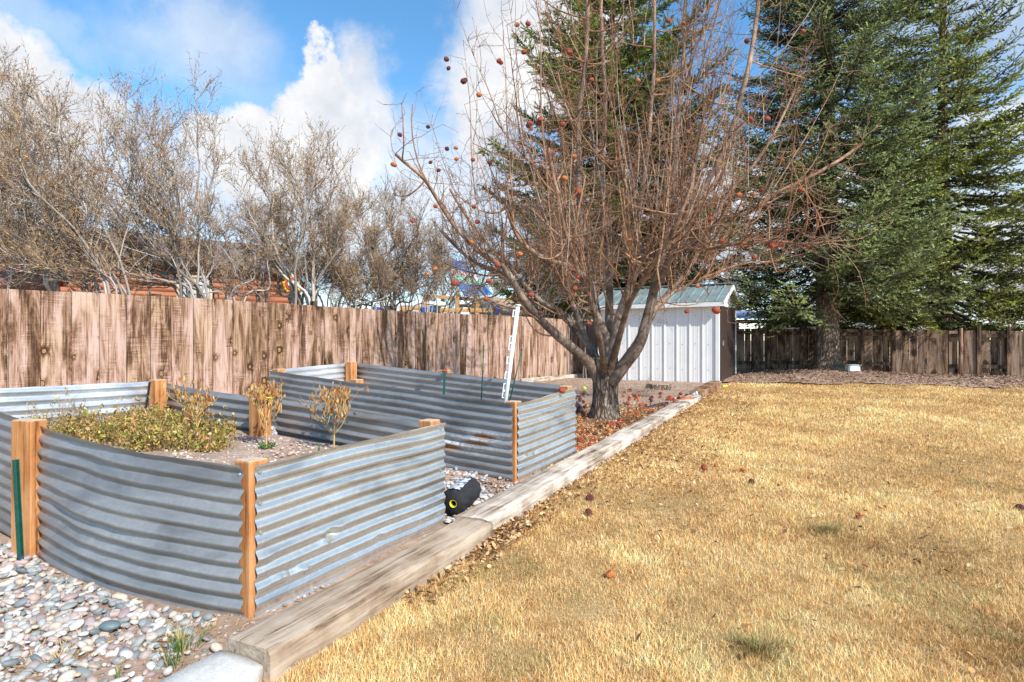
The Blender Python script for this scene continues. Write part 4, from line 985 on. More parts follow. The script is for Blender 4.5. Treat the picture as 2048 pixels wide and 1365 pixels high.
def fan(x0, y0, Y, targets, spread=12): return [(x0 + R2.uniform(-spread, spread), y0, Y + R2.uniform(-.3, .3), tx + R2.uniform(-12, 12), ty + R2.uniform(-12, 12), R2.uniform(-.9, .9)) for tx, ty in targets]
shrub('lilac_shrub', fan(385, 595, 9.2, [(-20, 330), (30, 270), (80, 240), (130, 210), (180, 230), (235, 200), (290, 215), (340, 250), (60, 400), (150, 350), (250, 300), (330, 330), (440, 380), (120, 450), (200, 430), (20, 470), (300, 400)], 30), 'tangled bare shrub leaning left from its pale stems in front of the log house window', 21, 1.0)
shrub('lilac_shrub', fan(215, 590, 8.4, [(-60, 300), (-20, 230), (10, 160), (40, 130), (70, 200), (-80, 400), (-60, 480), (0, 420), (60, 330), (120, 300), (20, 520), (60, 500), (-40, 380), (100, 400), (130, 470)], 45), 'tangled bare shrub filling the left edge above the brown tarp', 22, 1.0)
shrub('lilac_shrub', fan(30, 600, 9.6, [(-90, 150), (-40, 100), (0, 60), (25, 90), (60, 130), (90, 170), (-20, 200), (-100, 250), (40, 220), (0, 300), (110, 240)], 25), 'tallest pale twiggy shrub at the upper left corner of the photo', 23, .9)
shrub('lilac_shrub', [(365, 560, 10.2, 395, 110, .3), (365, 560, 10.2, 300, 100, .0), (380, 500, 10.0, 440, 215, .2), (240, 560, 10.3, 255, 120, 0), (120, 560, 10.3, 100, 100, 0), (300, 560, 10.4, 330, 170, .2), (190, 560, 10.2, 190, 140, .2)], 'sparse tall shoots rising above the dense left hand shrubs into blue sky', 24, .38, rad=.02)
shrub('lilac_shrub', fan(612, 610, 10.6, [(450, 340), (485, 280), (510, 245), (545, 255), (580, 275), (620, 250), (655, 235), (690, 290), (720, 330), (735, 390), (470, 400), (560, 340), (640, 340), (700, 430), (500, 480), (430, 440)], 22), 'round topped dark stemmed shrub beside the sun ornament, with a rounded crown', 25, .88, rad=.036)
shrub('lilac_shrub', fan(520, 600, 10.9, [(400, 420), (450, 400), (500, 430), (430, 480), (540, 500), (560, 430)], 14), 'small bare shrub with bent stems in front of the orange log siding', 26, .4, rad=.02)
shrub('lilac_shrub', fan(775, 622, 12.3, [(660, 470), (680, 410), (710, 390), (740, 370), (770, 360), (800, 365), (830, 400), (850, 440), (860, 500), (700, 520), (740, 480), (790, 460), (840, 520), (660, 560), (880, 540)], 50), 'bare grey shrub thicket in front of the white trailer', 27, 1.0)
shrub('lilac_shrub', fan(930, 625, 13.6, [(850, 470), (880, 440), (920, 430), (960, 450), (1000, 440), (1040, 420), (1060, 480), (1090, 520)], 60), 'dark bare shrub in front of the striped playset canopy', 28, .55, tone=1)
shrub('lilac_shrub', fan(1120, 640, 15.8, [(1010, 430), (1050, 390), (1090, 370), (1130, 380), (1170, 400), (1220, 420), (1000, 520), (1060, 500), (1120, 480), (1180, 500), (1240, 500), (1300, 480)], 60), 'dark bare shrub tangle seen through the apple tree limbs left of the shed', 29, .9, tone=1)
shrub('lilac_shrub', fan(480, 600, 9.9, [(360, 470), (400, 440), (450, 450), (380, 530), (330, 500), (520, 480), (440, 530), (560, 500), (480, 560), (300, 540)], 60), 'low tangle of bent grey twigs along the fence top below the log house roof', 41, .30, rad=.018)
shrub('lilac_shrub', fan(690, 615, 11.4, [(620, 520), (660, 500), (700, 480), (740, 500), (780, 520), (640, 560), (720, 550), (800, 560), (680, 440), (750, 450)], 60), 'low dense grey thicket just right of the sun ornament', 42, .9, rad=.02)
shrub('lilac_shrub', fan(860, 620, 12.8, [(790, 520), (830, 500), (870, 490), (910, 510), (950, 530), (810, 560), (890, 550), (960, 570), (850, 440), (900, 450)], 60), 'low bare thicket between the white trailer and the striped canopy', 43, .55, rad=.02)
for i_, (x_, y_, w_, t_) in enumerate(((690, 520, 60, 0), (790, 530, 60, 1), (880, 515, 55, 1), (970, 520, 55, 0), (1060, 500, 60, 1), (1150, 495, 60, 1), (1260, 500, 60, 1), (1380, 510, 55, 1))):
    shrub('distant_tree', fan(x_, 668, 34, [(x_ + q * w_, y_ + abs(q) * 30 + (k_ % 3) * 22) for k_, q in enumerate((-.95, -.7, -.45, -.2, 0, .25, .5, .75, 1.0, -.6, .1, .6))], 14), 'far bare tree on the skyline ' + ('between the round topped shrub and the grey thicket', 'behind the white trailer', 'behind the striped canopy, left of its peak', 'just right of the striped canopy', 'between the playset and the apple tree limbs', 'behind the left limbs of the apple tree', 'above the left end of the shed roof', 'above the right half of the shed roof')[i_], 50 + i_, .8, tone=t_, group='far bare trees on the skyline', rad=.10, cat='tree', bud=.2)
shrub('bare_shrub', fan(1540, 655, 19.5, [(1440, 520), (1480, 560), (1510, 570), (1550, 575), (1590, 560), (1470, 500), (1620, 590), (1530, 520), (1600, 600)], 30), 'leafless reddish shrub behind the dark fence next to the shed', 30, .8, tone=0, group='bare trees behind the back fence', rad=.03)
shrub('bare_tree', fan(1800, 660, 21, [(1700, 540), (1740, 520), (1780, 560), (1820, 540), (1860, 560), (1760, 600), (1900, 580), (1700, 600), (1840, 600), (1690, 560)], 50), 'pale twigged bare tree seen under the spruce branches before the grey roof', 31, .9, tone=2, group='bare trees behind the back fence', rad=.05, cat='tree')
shrub('bare_tree', fan(2010, 660, 22, [(1930, 480), (1970, 460), (2010, 470), (2050, 450), (2090, 480), (1950, 540), (2000, 530), (2040, 540), (1990, 590), (2080, 560)], 30), 'pale bare tree against the sky at the right edge of the photo', 32, .8, tone=2, group='bare trees behind the back fence', rad=.06, cat='tree')

# ------------------------------------------------------------------ conifers
def needle_mesh(name, B, D, Ln, K, nl, nw, cols, parent, loc, spread=.75, seed=0):
    r = np.random.default_rng(seed); n = len(B); D = D / np.linalg.norm(D, axis=1, keepdims=True)
    t = (np.arange(K) + r.random((n, K))) / K; rad = r.normal(size=(n, K, 3)); rad -= (rad * D[:, None]).sum(-1, keepdims=True) * D[:, None]; rad /= np.linalg.norm(rad, axis=2, keepdims=True) + 1e-6
    org = B[:, None] + D[:, None] * (Ln[:, None] * t)[:, :, None]; dirn = D[:, None] * (.75 + .5 * t[:, :, None]) + rad * spread; dirn /= np.linalg.norm(dirn, axis=2, keepdims=True)
    W = np.cross(dirn, rad); l = nl * (.7 + .6 * r.random((n, K, 1))); w = nw * (.7 + .6 * r.random((n, K, 1)))
    V = np.stack([org - W * w, org + W * w, org + dirn * l], 2).reshape(-1, 3) - np.array(loc)
    c = cols[:, None, :] * (.75 + .5 * r.random((n, K, 1))); C = np.repeat(c.reshape(-1, 3), 3, 0)
    Ft = np.arange(len(V)).reshape(-1, 3); return link(name, mesh_np(name, V, [Ft], False, np.clip(C, .004, .9)), MAT['needle'], parent)
def conifer(name, base, H, R0, pw, z0, label, seed, tone, trunk_r, zmax=13.5, group=None, step=.30, nb=9, K=8, nl=.055, nw=.0085, tipL=.17, dens=1.0, droop=.28, gap=.0, upper_up=.5, tipsp=.17, trunk_mat='trunk', lean=(0, 0), bare_low=0, cat='tree'):
    r = np.random.default_rng(seed); root = empty(name, base, label, cat, group); bx, by, bz = base
    tb = Tubes(); n = 30; zs = np.linspace(-.1, min(H, zmax + 2), n); fl = 1 + .35 * np.exp(-zs / .25)
    S = 20; V = []
    for z, f_ in zip(zs, fl):
        rr = trunk_r * (1 - z / H) * f_
        for j in range(S):
            a = j / S * 6.2832; q = 1 + .07 * math.sin(a * 4 + z) + .06 * mnoise.noise(Vector((math.cos(a) * 3, math.sin(a) * 3, z * 2))); V.append((rr * q * math.cos(a) + lean[0] * z, rr * q * math.sin(a) + lean[1] * z, z))
    i = np.arange(n * S).reshape(n, S); nx = np.roll(i, -1, 1); link('trunk', mesh_np('trunk', np.array(V), [np.stack([i[:-1], nx[:-1], nx[1:], i[1:]], -1).reshape(-1, 4)], True), MAT[trunk_mat], root)
    tipsB = []; tipsD = []; tipsL = []; tipsC = []; z = z0; k = 0
    BARK = np.array((.12, .085, .06))
    while z < min(H * .98, zmax):
        Rz = R0 * (1 - ((z - z0 * .3) / H) ** pw) * (1 if z > z0 + .8 else .93)
        m = int(nb * (1 if z < H * .6 else .8)); a0 = r.random() * 6.28
        for b in range(m):
            if r.random() < gap: continue
            az = a0 + b / m * 6.283 + r.normal(0, .16); Lb = Rz * r.uniform(.74, 1.10) * (1 + .12 * math.sin(az * 3 + z * 1.7)); h = z + r.normal(0, .10)
            hz = np.array([math.cos(az), math.sin(az), 0]); sdv = np.array([-math.sin(az), math.cos(az), 0]); hf = z / H
            s0 = upper_up * (hf - .15) ; nn = 12; tt = np.linspace(0, 1, nn); 
            zz = Lb * (s0 * tt - droop * (1 - hf) * np.sin(tt * 2.2) + .17 * tt ** 3)
            c = np.array([bx + lean[0] * h, by + lean[1] * h, bz + h]) + hz * (Lb * tt)[:, None] + UP * zz[:, None] + sdv * (.06 * Lb * np.sin(tt * 3 + r.random() * 6))[:, None]
            tb.add(c, np.linspace(.012 + .009 * Lb, .005, nn), BARK); T = np.gradient(c, axis=0); T /= np.linalg.norm(T, axis=1)[:, None]
            # side branchlets
            ns = max(3, int(Lb / .17 * dens)); ts = np.linspace(.22, 1.0, ns); cl = r.normal(0, .13)
            for q, t in enumerate(ts):
                f = t * (nn - 1); i0 = min(int(f), nn - 2); p = c[i0] * (1 - f + i0) + c[i0 + 1] * (f - i0); tg = T[i0]
                for sg in (-1, 1):
                    if r.random() < .08: continue
                    l = (.16 + .36 * Lb * (1 - t) ** .8 * min(1, t * 3)) * r.uniform(.7, 1.2)
                    d = tg * .75 + sdv * sg * r.uniform(.55, 1.0) + UP * r.normal(-.05 if hf < .5 else .05, .16); d /= np.linalg.norm(d); ng = max(1, int(l / tipsp)); e = p + d * l - UP * l * l * .25
                    if l > .25: tb.add(np.array([p, (p + e) / 2 + UP * .02, e]), [.006, .004, .003], BARK)
                    for w in range(ng + 1):
                        pp_ = p + (e - p) * (w + .3) / (ng + 1); 
                        for s2 in ((-1, 1) if w < ng else (0,)):
                            d2 = d * .8 + np.cross(d, UP) * s2 * .75 + UP * r.normal(.10, .22) + r.normal(0, .12, 3)
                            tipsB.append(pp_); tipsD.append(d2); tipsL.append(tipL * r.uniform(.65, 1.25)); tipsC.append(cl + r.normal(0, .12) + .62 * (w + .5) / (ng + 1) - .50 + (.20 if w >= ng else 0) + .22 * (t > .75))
        z += step * (1 + .5 * (z / H)) * r.uniform(.85, 1.15); k += 1
    tb.build('branches', MAT['bark_grey'], root, 4, base)
    tc = np.array(tipsC)[:, None]; cols = np.array(tone[0]) + (np.array(tone[1]) - np.array(tone[0])) * np.clip(.5 + tc, 0, 1)  # inner needles darker, tips lighter: shade in the crown gaps painted into the colours
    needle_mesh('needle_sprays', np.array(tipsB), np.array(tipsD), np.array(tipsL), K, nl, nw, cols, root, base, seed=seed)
    print(name, len(tipsB)); return root
sp = P(1655, 748, 15.95); conifer('spruce_tree', (sp.x, sp.y, g(sp.x, sp.y) - .05), 20, 3.35, 1.5, 2.25, 'blue green spruce whose bare lower trunk stands in front of the dark fence', 3, ((.026, .038, .015), (.37, .43, .17)), .30, zmax=12.6, K=12, nl=.055, nw=.019, tipL=.21, dens=1.0, nb=9, step=.40, group='spruce trees at the back fence')
sp = P(1885, 740, 17.3); conifer('spruce_tree', (sp.x, sp.y, .3), 14.6, 4.0, 1.15, 1.9, 'yellowish green spruce filling the right edge, behind the dark fence', 4, ((.026, .036, .010), (.42, .45, .10)), .27, zmax=14.5, K=12, nl=.060, nw=.021, tipL=.23, dens=.95, nb=9, step=.42, group='spruce trees at the back fence', lean=(.0, 0), gap=.05)
sp = P(1225, 700, 21.5); conifer('pine_tree', (sp.x, sp.y, .3), 19, 4.9, 1.5, 2.6, 'tall bright green pine showing through the top of the bare apple tree', 6, ((.03, .045, .012), (.33, .39, .085)), .26, zmax=15.5, step=.5, nb=9, K=18, nl=.12, nw=.020, tipL=.24, dens=.85, droop=.1, gap=.10, tipsp=.26, upper_up=.75)
sp = P(565, 660, 24); conifer('juniper_tree', (sp.x, sp.y, .3), 5.6, 1.4, 1.6, .5, 'small dark green conifer seen through the round topped shrub', 8, ((.05, .075, .02), (.13, .16, .05)), .12, zmax=6, step=.35, nb=7, K=8, nl=.09, nw=.014, tipL=.16, dens=.6, droop=-.5, tipsp=.22, upper_up=1.4)

# ------------------------------------------------------------------ ground litter
def leaf_scatter(name, X, Y, Z, size, pal, label, cat='leaf litter', curl=.5, tilt=.45, mat='leafy'):
    n = len(X); a = RNG.random(n) * 6.283; ux = np.stack([np.cos(a), np.sin(a), RNG.normal(0, tilt, n)], -1); uy = np.stack([-np.sin(a), np.cos(a), RNG.normal(0, tilt, n)], -1)
    nz = np.cross(ux, uy); nz /= np.linalg.norm(nz, axis=1, keepdims=True); s = size[:, None]; B = np.stack([X, Y, Z], -1); c = RNG.normal(curl, .3, n)[:, None]
    pts = [(-1, 0, .0), (-.3, -.5, .35), (.45, -.42, .35), (1.0, 0, .1), (.45, .42, .35), (-.3, .5, .35), (0, 0, -.1)]
    V = np.stack([B + s * (ux * p[0] + uy * p[1] * (.8 + .3 * RNG.random((n, 1))) + nz * p[2] * c) for p in pts], 1).reshape(-1, 3)
    f = np.array([[6, 0, 1], [6, 1, 2], [6, 2, 3], [6, 3, 4], [6, 4, 5], [6, 5, 0]]); Fa = (f[None] + (np.arange(n) * 7)[:, None, None]).reshape(-1, 3)
    col = np.array(pal)[RNG.integers(0, len(pal), n)] * (.7 + .5 * RNG.random((n, 1))); C = np.repeat(col, 7, 0)
    return tag(link(name, mesh_np(name, V, [Fa], False, np.clip(C, .01, .9)), MAT[mat]), label, cat, kind='stuff')
TAN = [(.60, .38, .17), (.70, .48, .25), (.52, .29, .12), (.36, .18, .08), (.76, .57, .33)]
def lw(n, smin, smax, spread, pw=2.0):
    S = RNG.uniform(smin, smax, n); W = -np.abs(RNG.random(n) ** pw) * spread - .02; return T0[0] + TD[0] * S + TN[0] * W, T0[1] + TD[1] * S + TN[1] * W
X1, Y1 = lw(700, .6, 3.0, .22); X2, Y2 = lw(3800, 3.0, 11.0, .9); X3, Y3 = lw(900, 2, 12, 3.0, 1.0); X4, Y4 = lw(600, 1.2, 1.9, .16)
X5 = RNG.uniform(-1, 9, 9000); Y5 = RNG.uniform(1.5, 13, 9000); k = (tdist(X5, Y5) < -.3) & (np.abs(X5) < Y5) & (fbm(X5 * 1.3, Y5 * 1.3, 71) + .8 * RNG.random(9000) > .88); X5, Y5 = X5[k], Y5[k]
X = np.concatenate([X1, X2, X3, X4, X5]); Y = np.concatenate([Y1, Y2, Y3, Y4, Y5])
leaf_scatter('fallen_leaves', X, Y, gz(X, Y) + RNG.uniform(.02, .045, len(X)), RNG.uniform(.008, .021, len(X)), TAN + [(.20, .10, .05), (.24, .13, .07)], 'tan and brown dead leaves caught in the dry lawn along the timbers')
def tree_zone(X, Y): return (tdist(X, Y) > .26) & ~((left_of(Q1, Q3, X, Y) > -.03) & (left_of(Q3, Q2, X, Y) > -.03)) & (np.hypot(X - 1.19, Y - 7.9) > .27) & (Y > 5.2)
X, Y = pts_in(16000, tree_zone, .2, 3.2, 5.2, 9.6); den = np.exp(-((np.maximum(tdist(X, Y) - .3, 0)) / .75) ** 2) * np.clip((10.0 - Y) / 2.8, 0, 1) * (.55 + .8 * fbm(X * 2.5, Y * 2.5, 33)); k = RNG.random(len(X)) < den * 2.2; X, Y = X[k], Y[k]
leaf_scatter('fallen_leaves', X, Y, gz(X, Y) + RNG.uniform(.012, .04, len(X)), RNG.uniform(.011, .022, len(X)), TAN + [(.58, .36, .16), (.45, .13, .05)], 'golden dead leaves carpeting the soil around the apple tree trunk')
# mulch
def build_mulch():
    xs = np.arange(4.6, 15.5, .12); ys = np.arange(12.2, 19, .12)
    s = NT('bark_mulch'); a = s.noise(1.4, 6, .65); v = s.vor(26, s.mapc((1, 1, 1))); vc = s.vor(26, out='Color'); sc = s.n('ShaderNodeSeparateColor'); s.L(vc, sc.inputs[0])
    c = s.ramp(s.math('ADD', s.math('MULTIPLY', sc.outputs[0], .45), s.math('MULTIPLY', a, .6)), [(.25, (.20, .12, .08)), (.5, (.42, .28, .20)), (.8, (.56, .42, .32))]); s.bump(s.math('SUBTRACT', s.noise(40, 5, .7), v), .9, .03)
    m = s.fin(c, .95, 0, .1)
    o = grid_sheet('mulch', xs, ys, lambda x, y: gz(x, y) + .035 + .03 * fbm(x * 1.3, y * 1.3, 44), m, keep=lambda x, y: ~lawn_edge(x, y + .15) & (x > 5.2 + .2 * np.sin(y * 3)))
    tag(o, kind='structure')
    X = RNG.uniform(5.2, 13.5, 9000); Y = RNG.uniform(12.3, 17.5, 9000); k = ~lawn_edge(X, Y + .1); X, Y = X[k], Y[k]
    leaf_scatter('bark_chips', X, Y, gz(X, Y) + .05 + .03 * fbm(X * 1.3, Y * 1.3, 44), RNG.uniform(.015, .035, len(X)), [(.36, .22, .15), (.26, .15, .10), (.48, .34, .25), (.16, .09, .06)], 'reddish brown bark chips spread between the lawn edge and back fence', 'mulch')
build_mulch()
# little stones and clods in the dirt by the farther post and inside the nearer bed
def bedpts(n, a0, a1, b0, b1, z=0):
    a = RNG.uniform(a0, a1, n); b = RNG.uniform(b0, b1, n); X = P3.x + u1.x * a + v1.x * b; Y = P3.y + u1.y * a + v1.y * b; return X, Y, a, b
def soil1(X, Y):
    a = ((X - P3.x) * u1.x + (Y - P3.y) * u1.y) / 1.45; b = ((X - P3.x) * v1.x + (Y - P3.y) * v1.y) / 3.05
    return .40 + .035 * a + .10 * b - .015 * a * b
X, Y, a, b = bedpts(1400, .06, 1.36, .05, 2.3)
scatter_stones('soil_pebbles', X, Y, soil1(X, Y) + RNG.uniform(-.003, .008, len(X)), RNG.uniform(.004, .013, len(X)) * (1 + .8 * (RNG.random(len(X)) < .04)), [(.56, .41, .33), (.62, .53, .46), (.46, .32, .26), (.42, .37, .33), (.58, .44, .35)], 'small pinkish stones in the soil of the nearer bed', 'gravel', .6)
X = RNG.normal(.02, .20, 500); Y = RNG.normal(4.72, .14, 500); k = tdist(X, Y) > .25; X, Y = X[k], Y[k]
scatter_stones('soil_pebbles', X, Y, gz(X, Y) + RNG.uniform(.0, .02, len(X)), RNG.uniform(.005, .012, len(X)), [(.40, .29, .22), (.30, .21, .16), (.55, .45, .36), (.24, .17, .13)], 'brown crumbly soil and grit at the foot of the farther corner post', 'gravel', .6)
X, Y = pts_in(900, lambda x, y: (tdist(x, y) > .24) & (tdist(x, y) < .62), -2.6, .1, .9, 2.9)
scatter_stones('soil_pebbles', X, Y, gz(X, Y) + RNG.uniform(.0, .01, len(X)), RNG.uniform(.004, .011, len(X)), [(.36, .26, .20), (.26, .19, .15), (.50, .42, .36), (.44, .36, .30)], 'brown grit and soil crumbs along the back of the concrete curb', 'gravel', .6)
X, Y = pts_in(1500, lambda x, y: (tdist(x, y) > .3) & (y > 7), 1, 5, 7, 15.5)
scatter_stones('soil_pebbles', X, Y, gz(X, Y) + RNG.uniform(.005, .02, len(X)), RNG.uniform(.006, .016, len(X)), [(.42, .30, .22), (.30, .21, .15), (.55, .42, .32)], 'loose crumbs on the bare dirt between apple tree and shed', 'gravel', .6)

# ------------------------------------------------------------------ fallen apples
def fallen(px, py, label=None, group=None, k=None, s=None, lift=0.0, z=None):
    Yd = 5; 
    for _ in range(12):
        v = P(px, py, Yd); zz = g(v.x, v.y) + .028 if z is None else z; Yd = (CAMH - zz) * F / (py - 681)
    v = P(px, py, Yd); me = APPLES[rr_.choice((0, 0, 1, 2, 3, 4)) if k is None else k]
    if label is None:
        if v.x < 1.08: label, group = 'rotten apple in the trunk shadow between the farther bed and the apple trunk', 'rotten apples left of the apple trunk'
        elif tdist(v.x, v.y) < .62: label, group = 'shrivelled apple among leaves by the bleached timber in front of the apple trunk', 'rotten apples beside the timber'
        else: label, group = 'shrivelled reddish apple on the sunny dirt right of the apple tree trunk', 'rotten apples right of the apple trunk'
    o = link('fallen_apple', me, None, None, (v.x, v.y, zz + lift), (rr_.uniform(-1.6, 1.6), rr_.uniform(-1.6, 1.6), rr_.uniform(0, 6))); s = s or rr_.uniform(.024, .036); o.scale = (s, s, s * rr_.uniform(.65, 1))
    return tag(o, label or 'shrivelled reddish apple lying on the soil around the apple tree trunk', 'apple', group or 'fallen apples around the apple tree')
clusters = [(1165, 800, 14, 10, 14), (1168, 825, 12, 10, 14), (1262, 795, 14, 9, 8), (1300, 815, 16, 20, 12), (1345, 800, 12, 16, 9), (1262, 832, 12, 16, 8), (1318, 790, 6, 30, 9), (1215, 858, 0, 1, 1), (1175, 872, 12, 18, 10), (1195, 885, 8, 22, 8), (1240, 850, 3, 8, 4), (1160, 900, 8, 8, 8), (1275, 810, 8, 22, 10), (1380, 800, 3, 10, 5)]
for (cx, cy, n, sx, sy) in clusters:
    for _ in range(n):
        x = rr_.gauss(cx, sx); y = rr_.gauss(cy, sy)
        if x < 1152 or y < 772 or (1180 < x < 1232 and y < 848): continue
        v = P(x, y, 1.1 * F / (y - 681)); 
        if tdist(v.x, v.y) < .34: continue
        fallen(x, y)
for (x, y, k) in ((1217, 850, 0), (1226, 852, 0), (1235, 853, 1), (1217, 864, 2)): fallen(x, y, k=k, s=.042)
fallen(1220, 1149, 'lone orange brown apple half sunk in the grass near the timber', 'apples scattered in the lawn', 2, .026)
fallen(1408, 936, 'dark red apple lying in the open lawn, the largest one there', 'apples scattered in the lawn', 0, .036)
fallen(1487, 941, 'small orange apple in the lawn right of the dark red one', 'apples scattered in the lawn', 2, .026)
fallen(1503, 964, 'shrivelled red apple in the lawn just below the small orange one', 'apples scattered in the lawn', 1, .026)
fallen(1180, 996, 'crumpled red apple in the grass beside the bleached timber', 'apples scattered in the lawn', 1, .03)
fallen(1178, 1026, 'dark crumpled apple in the grass below another beside the bleached timber', 'apples scattered in the lawn', 4, .03)
fallen(1432, 930, 'faint orange apple in the lawn right beside the dark red one', 'apples scattered in the lawn', 2, .018)
fallen(2040, 1017, 'dark apple in the lawn at the right edge of the photo', 'apples scattered in the lawn', 1, .03)
fallen(1719, 1034, 'reddish apple remnant in the middle right of the lawn', 'apples scattered in the lawn', 0, .022)
fallen(1174, 812, 'bright yellow apple among the rotten red ones left of the trunk', 'fallen apples around the apple tree', 2, .030)
def yel(o):
    me = o.data.copy(); me.materials.clear(); me.materials.append(m_plain('yellow_apple_skin', (.80, .45, .03), .5, .2, 20)); o.data = me
yel(bpy.data.objects[[x.name for x in COL.objects if x.name.startswith('fallen_apple')][-1]])
def on_rim(v, label, s):
    o = link('rim_apple', APPLES[0], None, None, v, (.5, .3, 1)); o.scale = (s, s, s); return tag(o, label, 'apple', 'apples perched on the bed rims')
pa = Q1.lerp(Q3, .70); on_rim(pa + Vector((.012, -.005, .012)) - v2 * .016, 'red apple resting on the rim of the farther bed facing the lawn', .034)
on_rim(Vector((*(Q3.lerp(Q2, .515) - u2 * .02)[:2], Q3.lerp(Q2, .515).z + .022)), 'red apple resting on the back rim of the farther bed by a short post', .032)

# ------------------------------------------------------------------ small garden things
def cyl(name, p0, p1, r, mat, parent=None, segs=12, r1=None, origin=(0, 0, 0)):
    p0 = Vector(p0) - Vector(origin); p1 = Vector(p1) - Vector(origin); d = p1 - p0; bm = bmesh.new()
    bmesh.ops.create_cone(bm, cap_ends=True, segments=segs, radius1=r, radius2=r if r1 is None else r1, depth=d.length)
    me = bm_mesh(name, bm); 
    for p in me.polygons: p.use_smooth = len(p.vertices) == 4
    o = link(name, me, mat, parent, (p0 + p1) / 2); o.rotation_euler = d.to_track_quat('Z', 'Y').to_euler(); return o
def stake(x0, y0, x1, y1, Y, r, label, zb=None):
    a = P(x0, y0, Y); b = P(x1, y1, Y); d = (b - a).normalized(); b2 = b + d * .25; o_ = Vector(b2)
    e = empty('plant_stake', o_, label, 'stake', 'green garden stakes'); cyl('shaft', b2, a, r, MAT['green_paint'], e, 8, origin=o_); cyl('tip', a, a + (a - b).normalized() * r * 2.5, r, MAT['green_paint'], e, 8, r * .3, o_)
    for i in range(7):
        q = a.lerp(b, (i + .5) / 7); cyl('ring', q, q + d * .006, r * 1.25, MAT['green_paint'], e, 8, origin=o_)
stake(968, 692, 963, 792, 5.9, .006, 'thin upright green stake left of the white trellis pole')
stake(1044, 700, 1020, 800, 5.7, .006, 'thin green stake leaning beside the white trellis pole')
# wide green u-post against the back sheet
def upost(name, a, b, w, label, rz):
    d = (b - a); L_ = d.length; bm = bmesh.new(); 
    add_box(bm, (0, 0, 0), (w, .004, L_), None, .001); add_box(bm, (-w / 2, .008, 0), (.004, .02, L_), None, .001); add_box(bm, (w / 2, .008, 0), (.004, .02, L_), None, .001)
    o = link(name, bm_mesh(name, bm), MAT['green_paint'], None, (a + b) / 2, (0, 0, rz)); 
    o.rotation_euler = (d.to_track_quat('Z', 'Y')).to_euler(); o.rotation_euler[2] += 0
    return tag(o, label, 'stake', 'green metal fence posts')
upost('metal_post', P(889, 792, 6.45), P(891, 742, 6.45), .034, 'short flat green metal post standing at the back rim of the farther bed', 0)
upost('metal_post', P(38, 1112, 3.06), P(28, 920, 3.06), .019, 'flat green metal post driven in beside the leftmost wooden post', 0)
def trellis():
    a = P(1010, 812, 5.55); b = P(1036, 612, 5.55); a = a + (a - b).normalized() * .3; e = empty('trellis_pole', a, 'white plastic pole with side clips leaning in the farther bed', 'pole')
    cyl('shaft', a, b, .019, MAT['white_plastic'], e, 14, origin=a); cyl('cap', b, b + (b - a).normalized() * .012, .028, MAT['white_plastic'], e, 14, origin=a)
    d = (b - a).normalized(); side = Vector((-1, 0, .1)).normalized()
    for py in (628, 680, 694, 722, 752, 775, 790):
        t = (812 - py) / 200; q = P(1010, 812, 5.55).lerp(b, t); s1 = q + side * .036 + d * .03; s2 = q + side * .036 - d * .03
        bm = bmesh.new()
        for u, w in ((q + d * .03, s1), (s1, s2), (s2, q - d * .03)):
            dd = w - u; bmesh.ops.create_cone(bm, cap_ends=True, segments=8, radius1=.0055, radius2=.0055, depth=dd.length + .006, matrix=Matrix.Translation((u + w) / 2 - a) @ dd.to_track_quat('Z', 'Y').to_matrix().to_4x4())
        bmesh.ops.remove_doubles(bm, verts=bm.verts, dist=.0001)
        link('clip', bm_mesh('clip', bm), MAT['white_plastic'], e)
trellis()
def dry_pepper(px, py, Y, H, W, seed, label, hang=14):
    r = random.Random(seed); v = P(px, py, Y); b = np.array(v); b[2] = soil1(b[0], b[1]) - .01; t = Tubes(); lf = []; e = empty('pepper_plant', tuple(b), label, 'plant', 'dead pepper plants in the nearer bed')
    ST = np.array((.66, .46, .19)); 
    hh = H * r.uniform(.25, .38); q, d = wander(b, UP, hh, 6, .04, .2, r); t.add(q, np.linspace(.0062, .005, 6), ST); ends = []
    def rec(p, d, L, rad, lev):
        q, dd = wander(p, d, L, 6, .13, .10, r); t.add(q, np.linspace(rad, rad * .7, 6), ST * r.uniform(.8, 1.2)); ends.append((q[-1], dd))
        if lev == 0: return
        for _ in range(3):
            k = r.choice((3, 4, 5)); rec(q[k], dd * .8 + rv(r) * .85 + UP * .35, L * r.uniform(.5, .85), rad * .68, lev - 1)
    for i in range(6):
        a = i / 6 * 6.28 + r.random(); rec(q[r.choice((3, 4, 5))], np.array([math.cos(a) * W, math.sin(a) * W, .85]), (H - hh) * r.uniform(.36, .5), .0036, 3)
    V = []; Fl = []; C = []
    for (p, d) in ends:
        if r.random() > .75: continue
        L = r.uniform(.018, .055); w = r.uniform(.004, .010); s = rv(r) * .5; ax = np.array([s[0] * .5, s[1] * .5, -1.0 if r.random() < .7 else .6]); ax /= np.linalg.norm(ax); sd = np.cross(ax, rv(r)); sd /= np.linalg.norm(sd); nn = np.cross(ax, sd); k = len(V)
        for tt, ww in ((0, .1), (.3, 1), (.65, .8), (1, .05)):
            for sg in (-1, 0, 1): V.append(p + ax * L * tt + sd * w * ww * sg + nn * w * (.7 if sg == 0 else 0) * ww)
        for i in range(3):
            for j in range(2): Fl.append((k + i * 3 + j, k + i * 3 + j + 1, k + i * 3 + j + 4, k + i * 3 + j + 3))
        c = r.choice([(.42, .17, .05), (.55, .30, .10), (.28, .10, .04), (.60, .40, .16)]); C += [c] * 12
    t.build('stems', MAT['leafy'], e, 6, b); link('dried_leaves', mesh_np('dried_leaves', np.array(V) - b, [np.array(Fl)], False, np.array(C)), MAT['leafy'], e)
dry_pepper(394, 893, 4.34, .42, .42, 1, 'dead straw coloured pepper plant at the edge of the green herb patch')
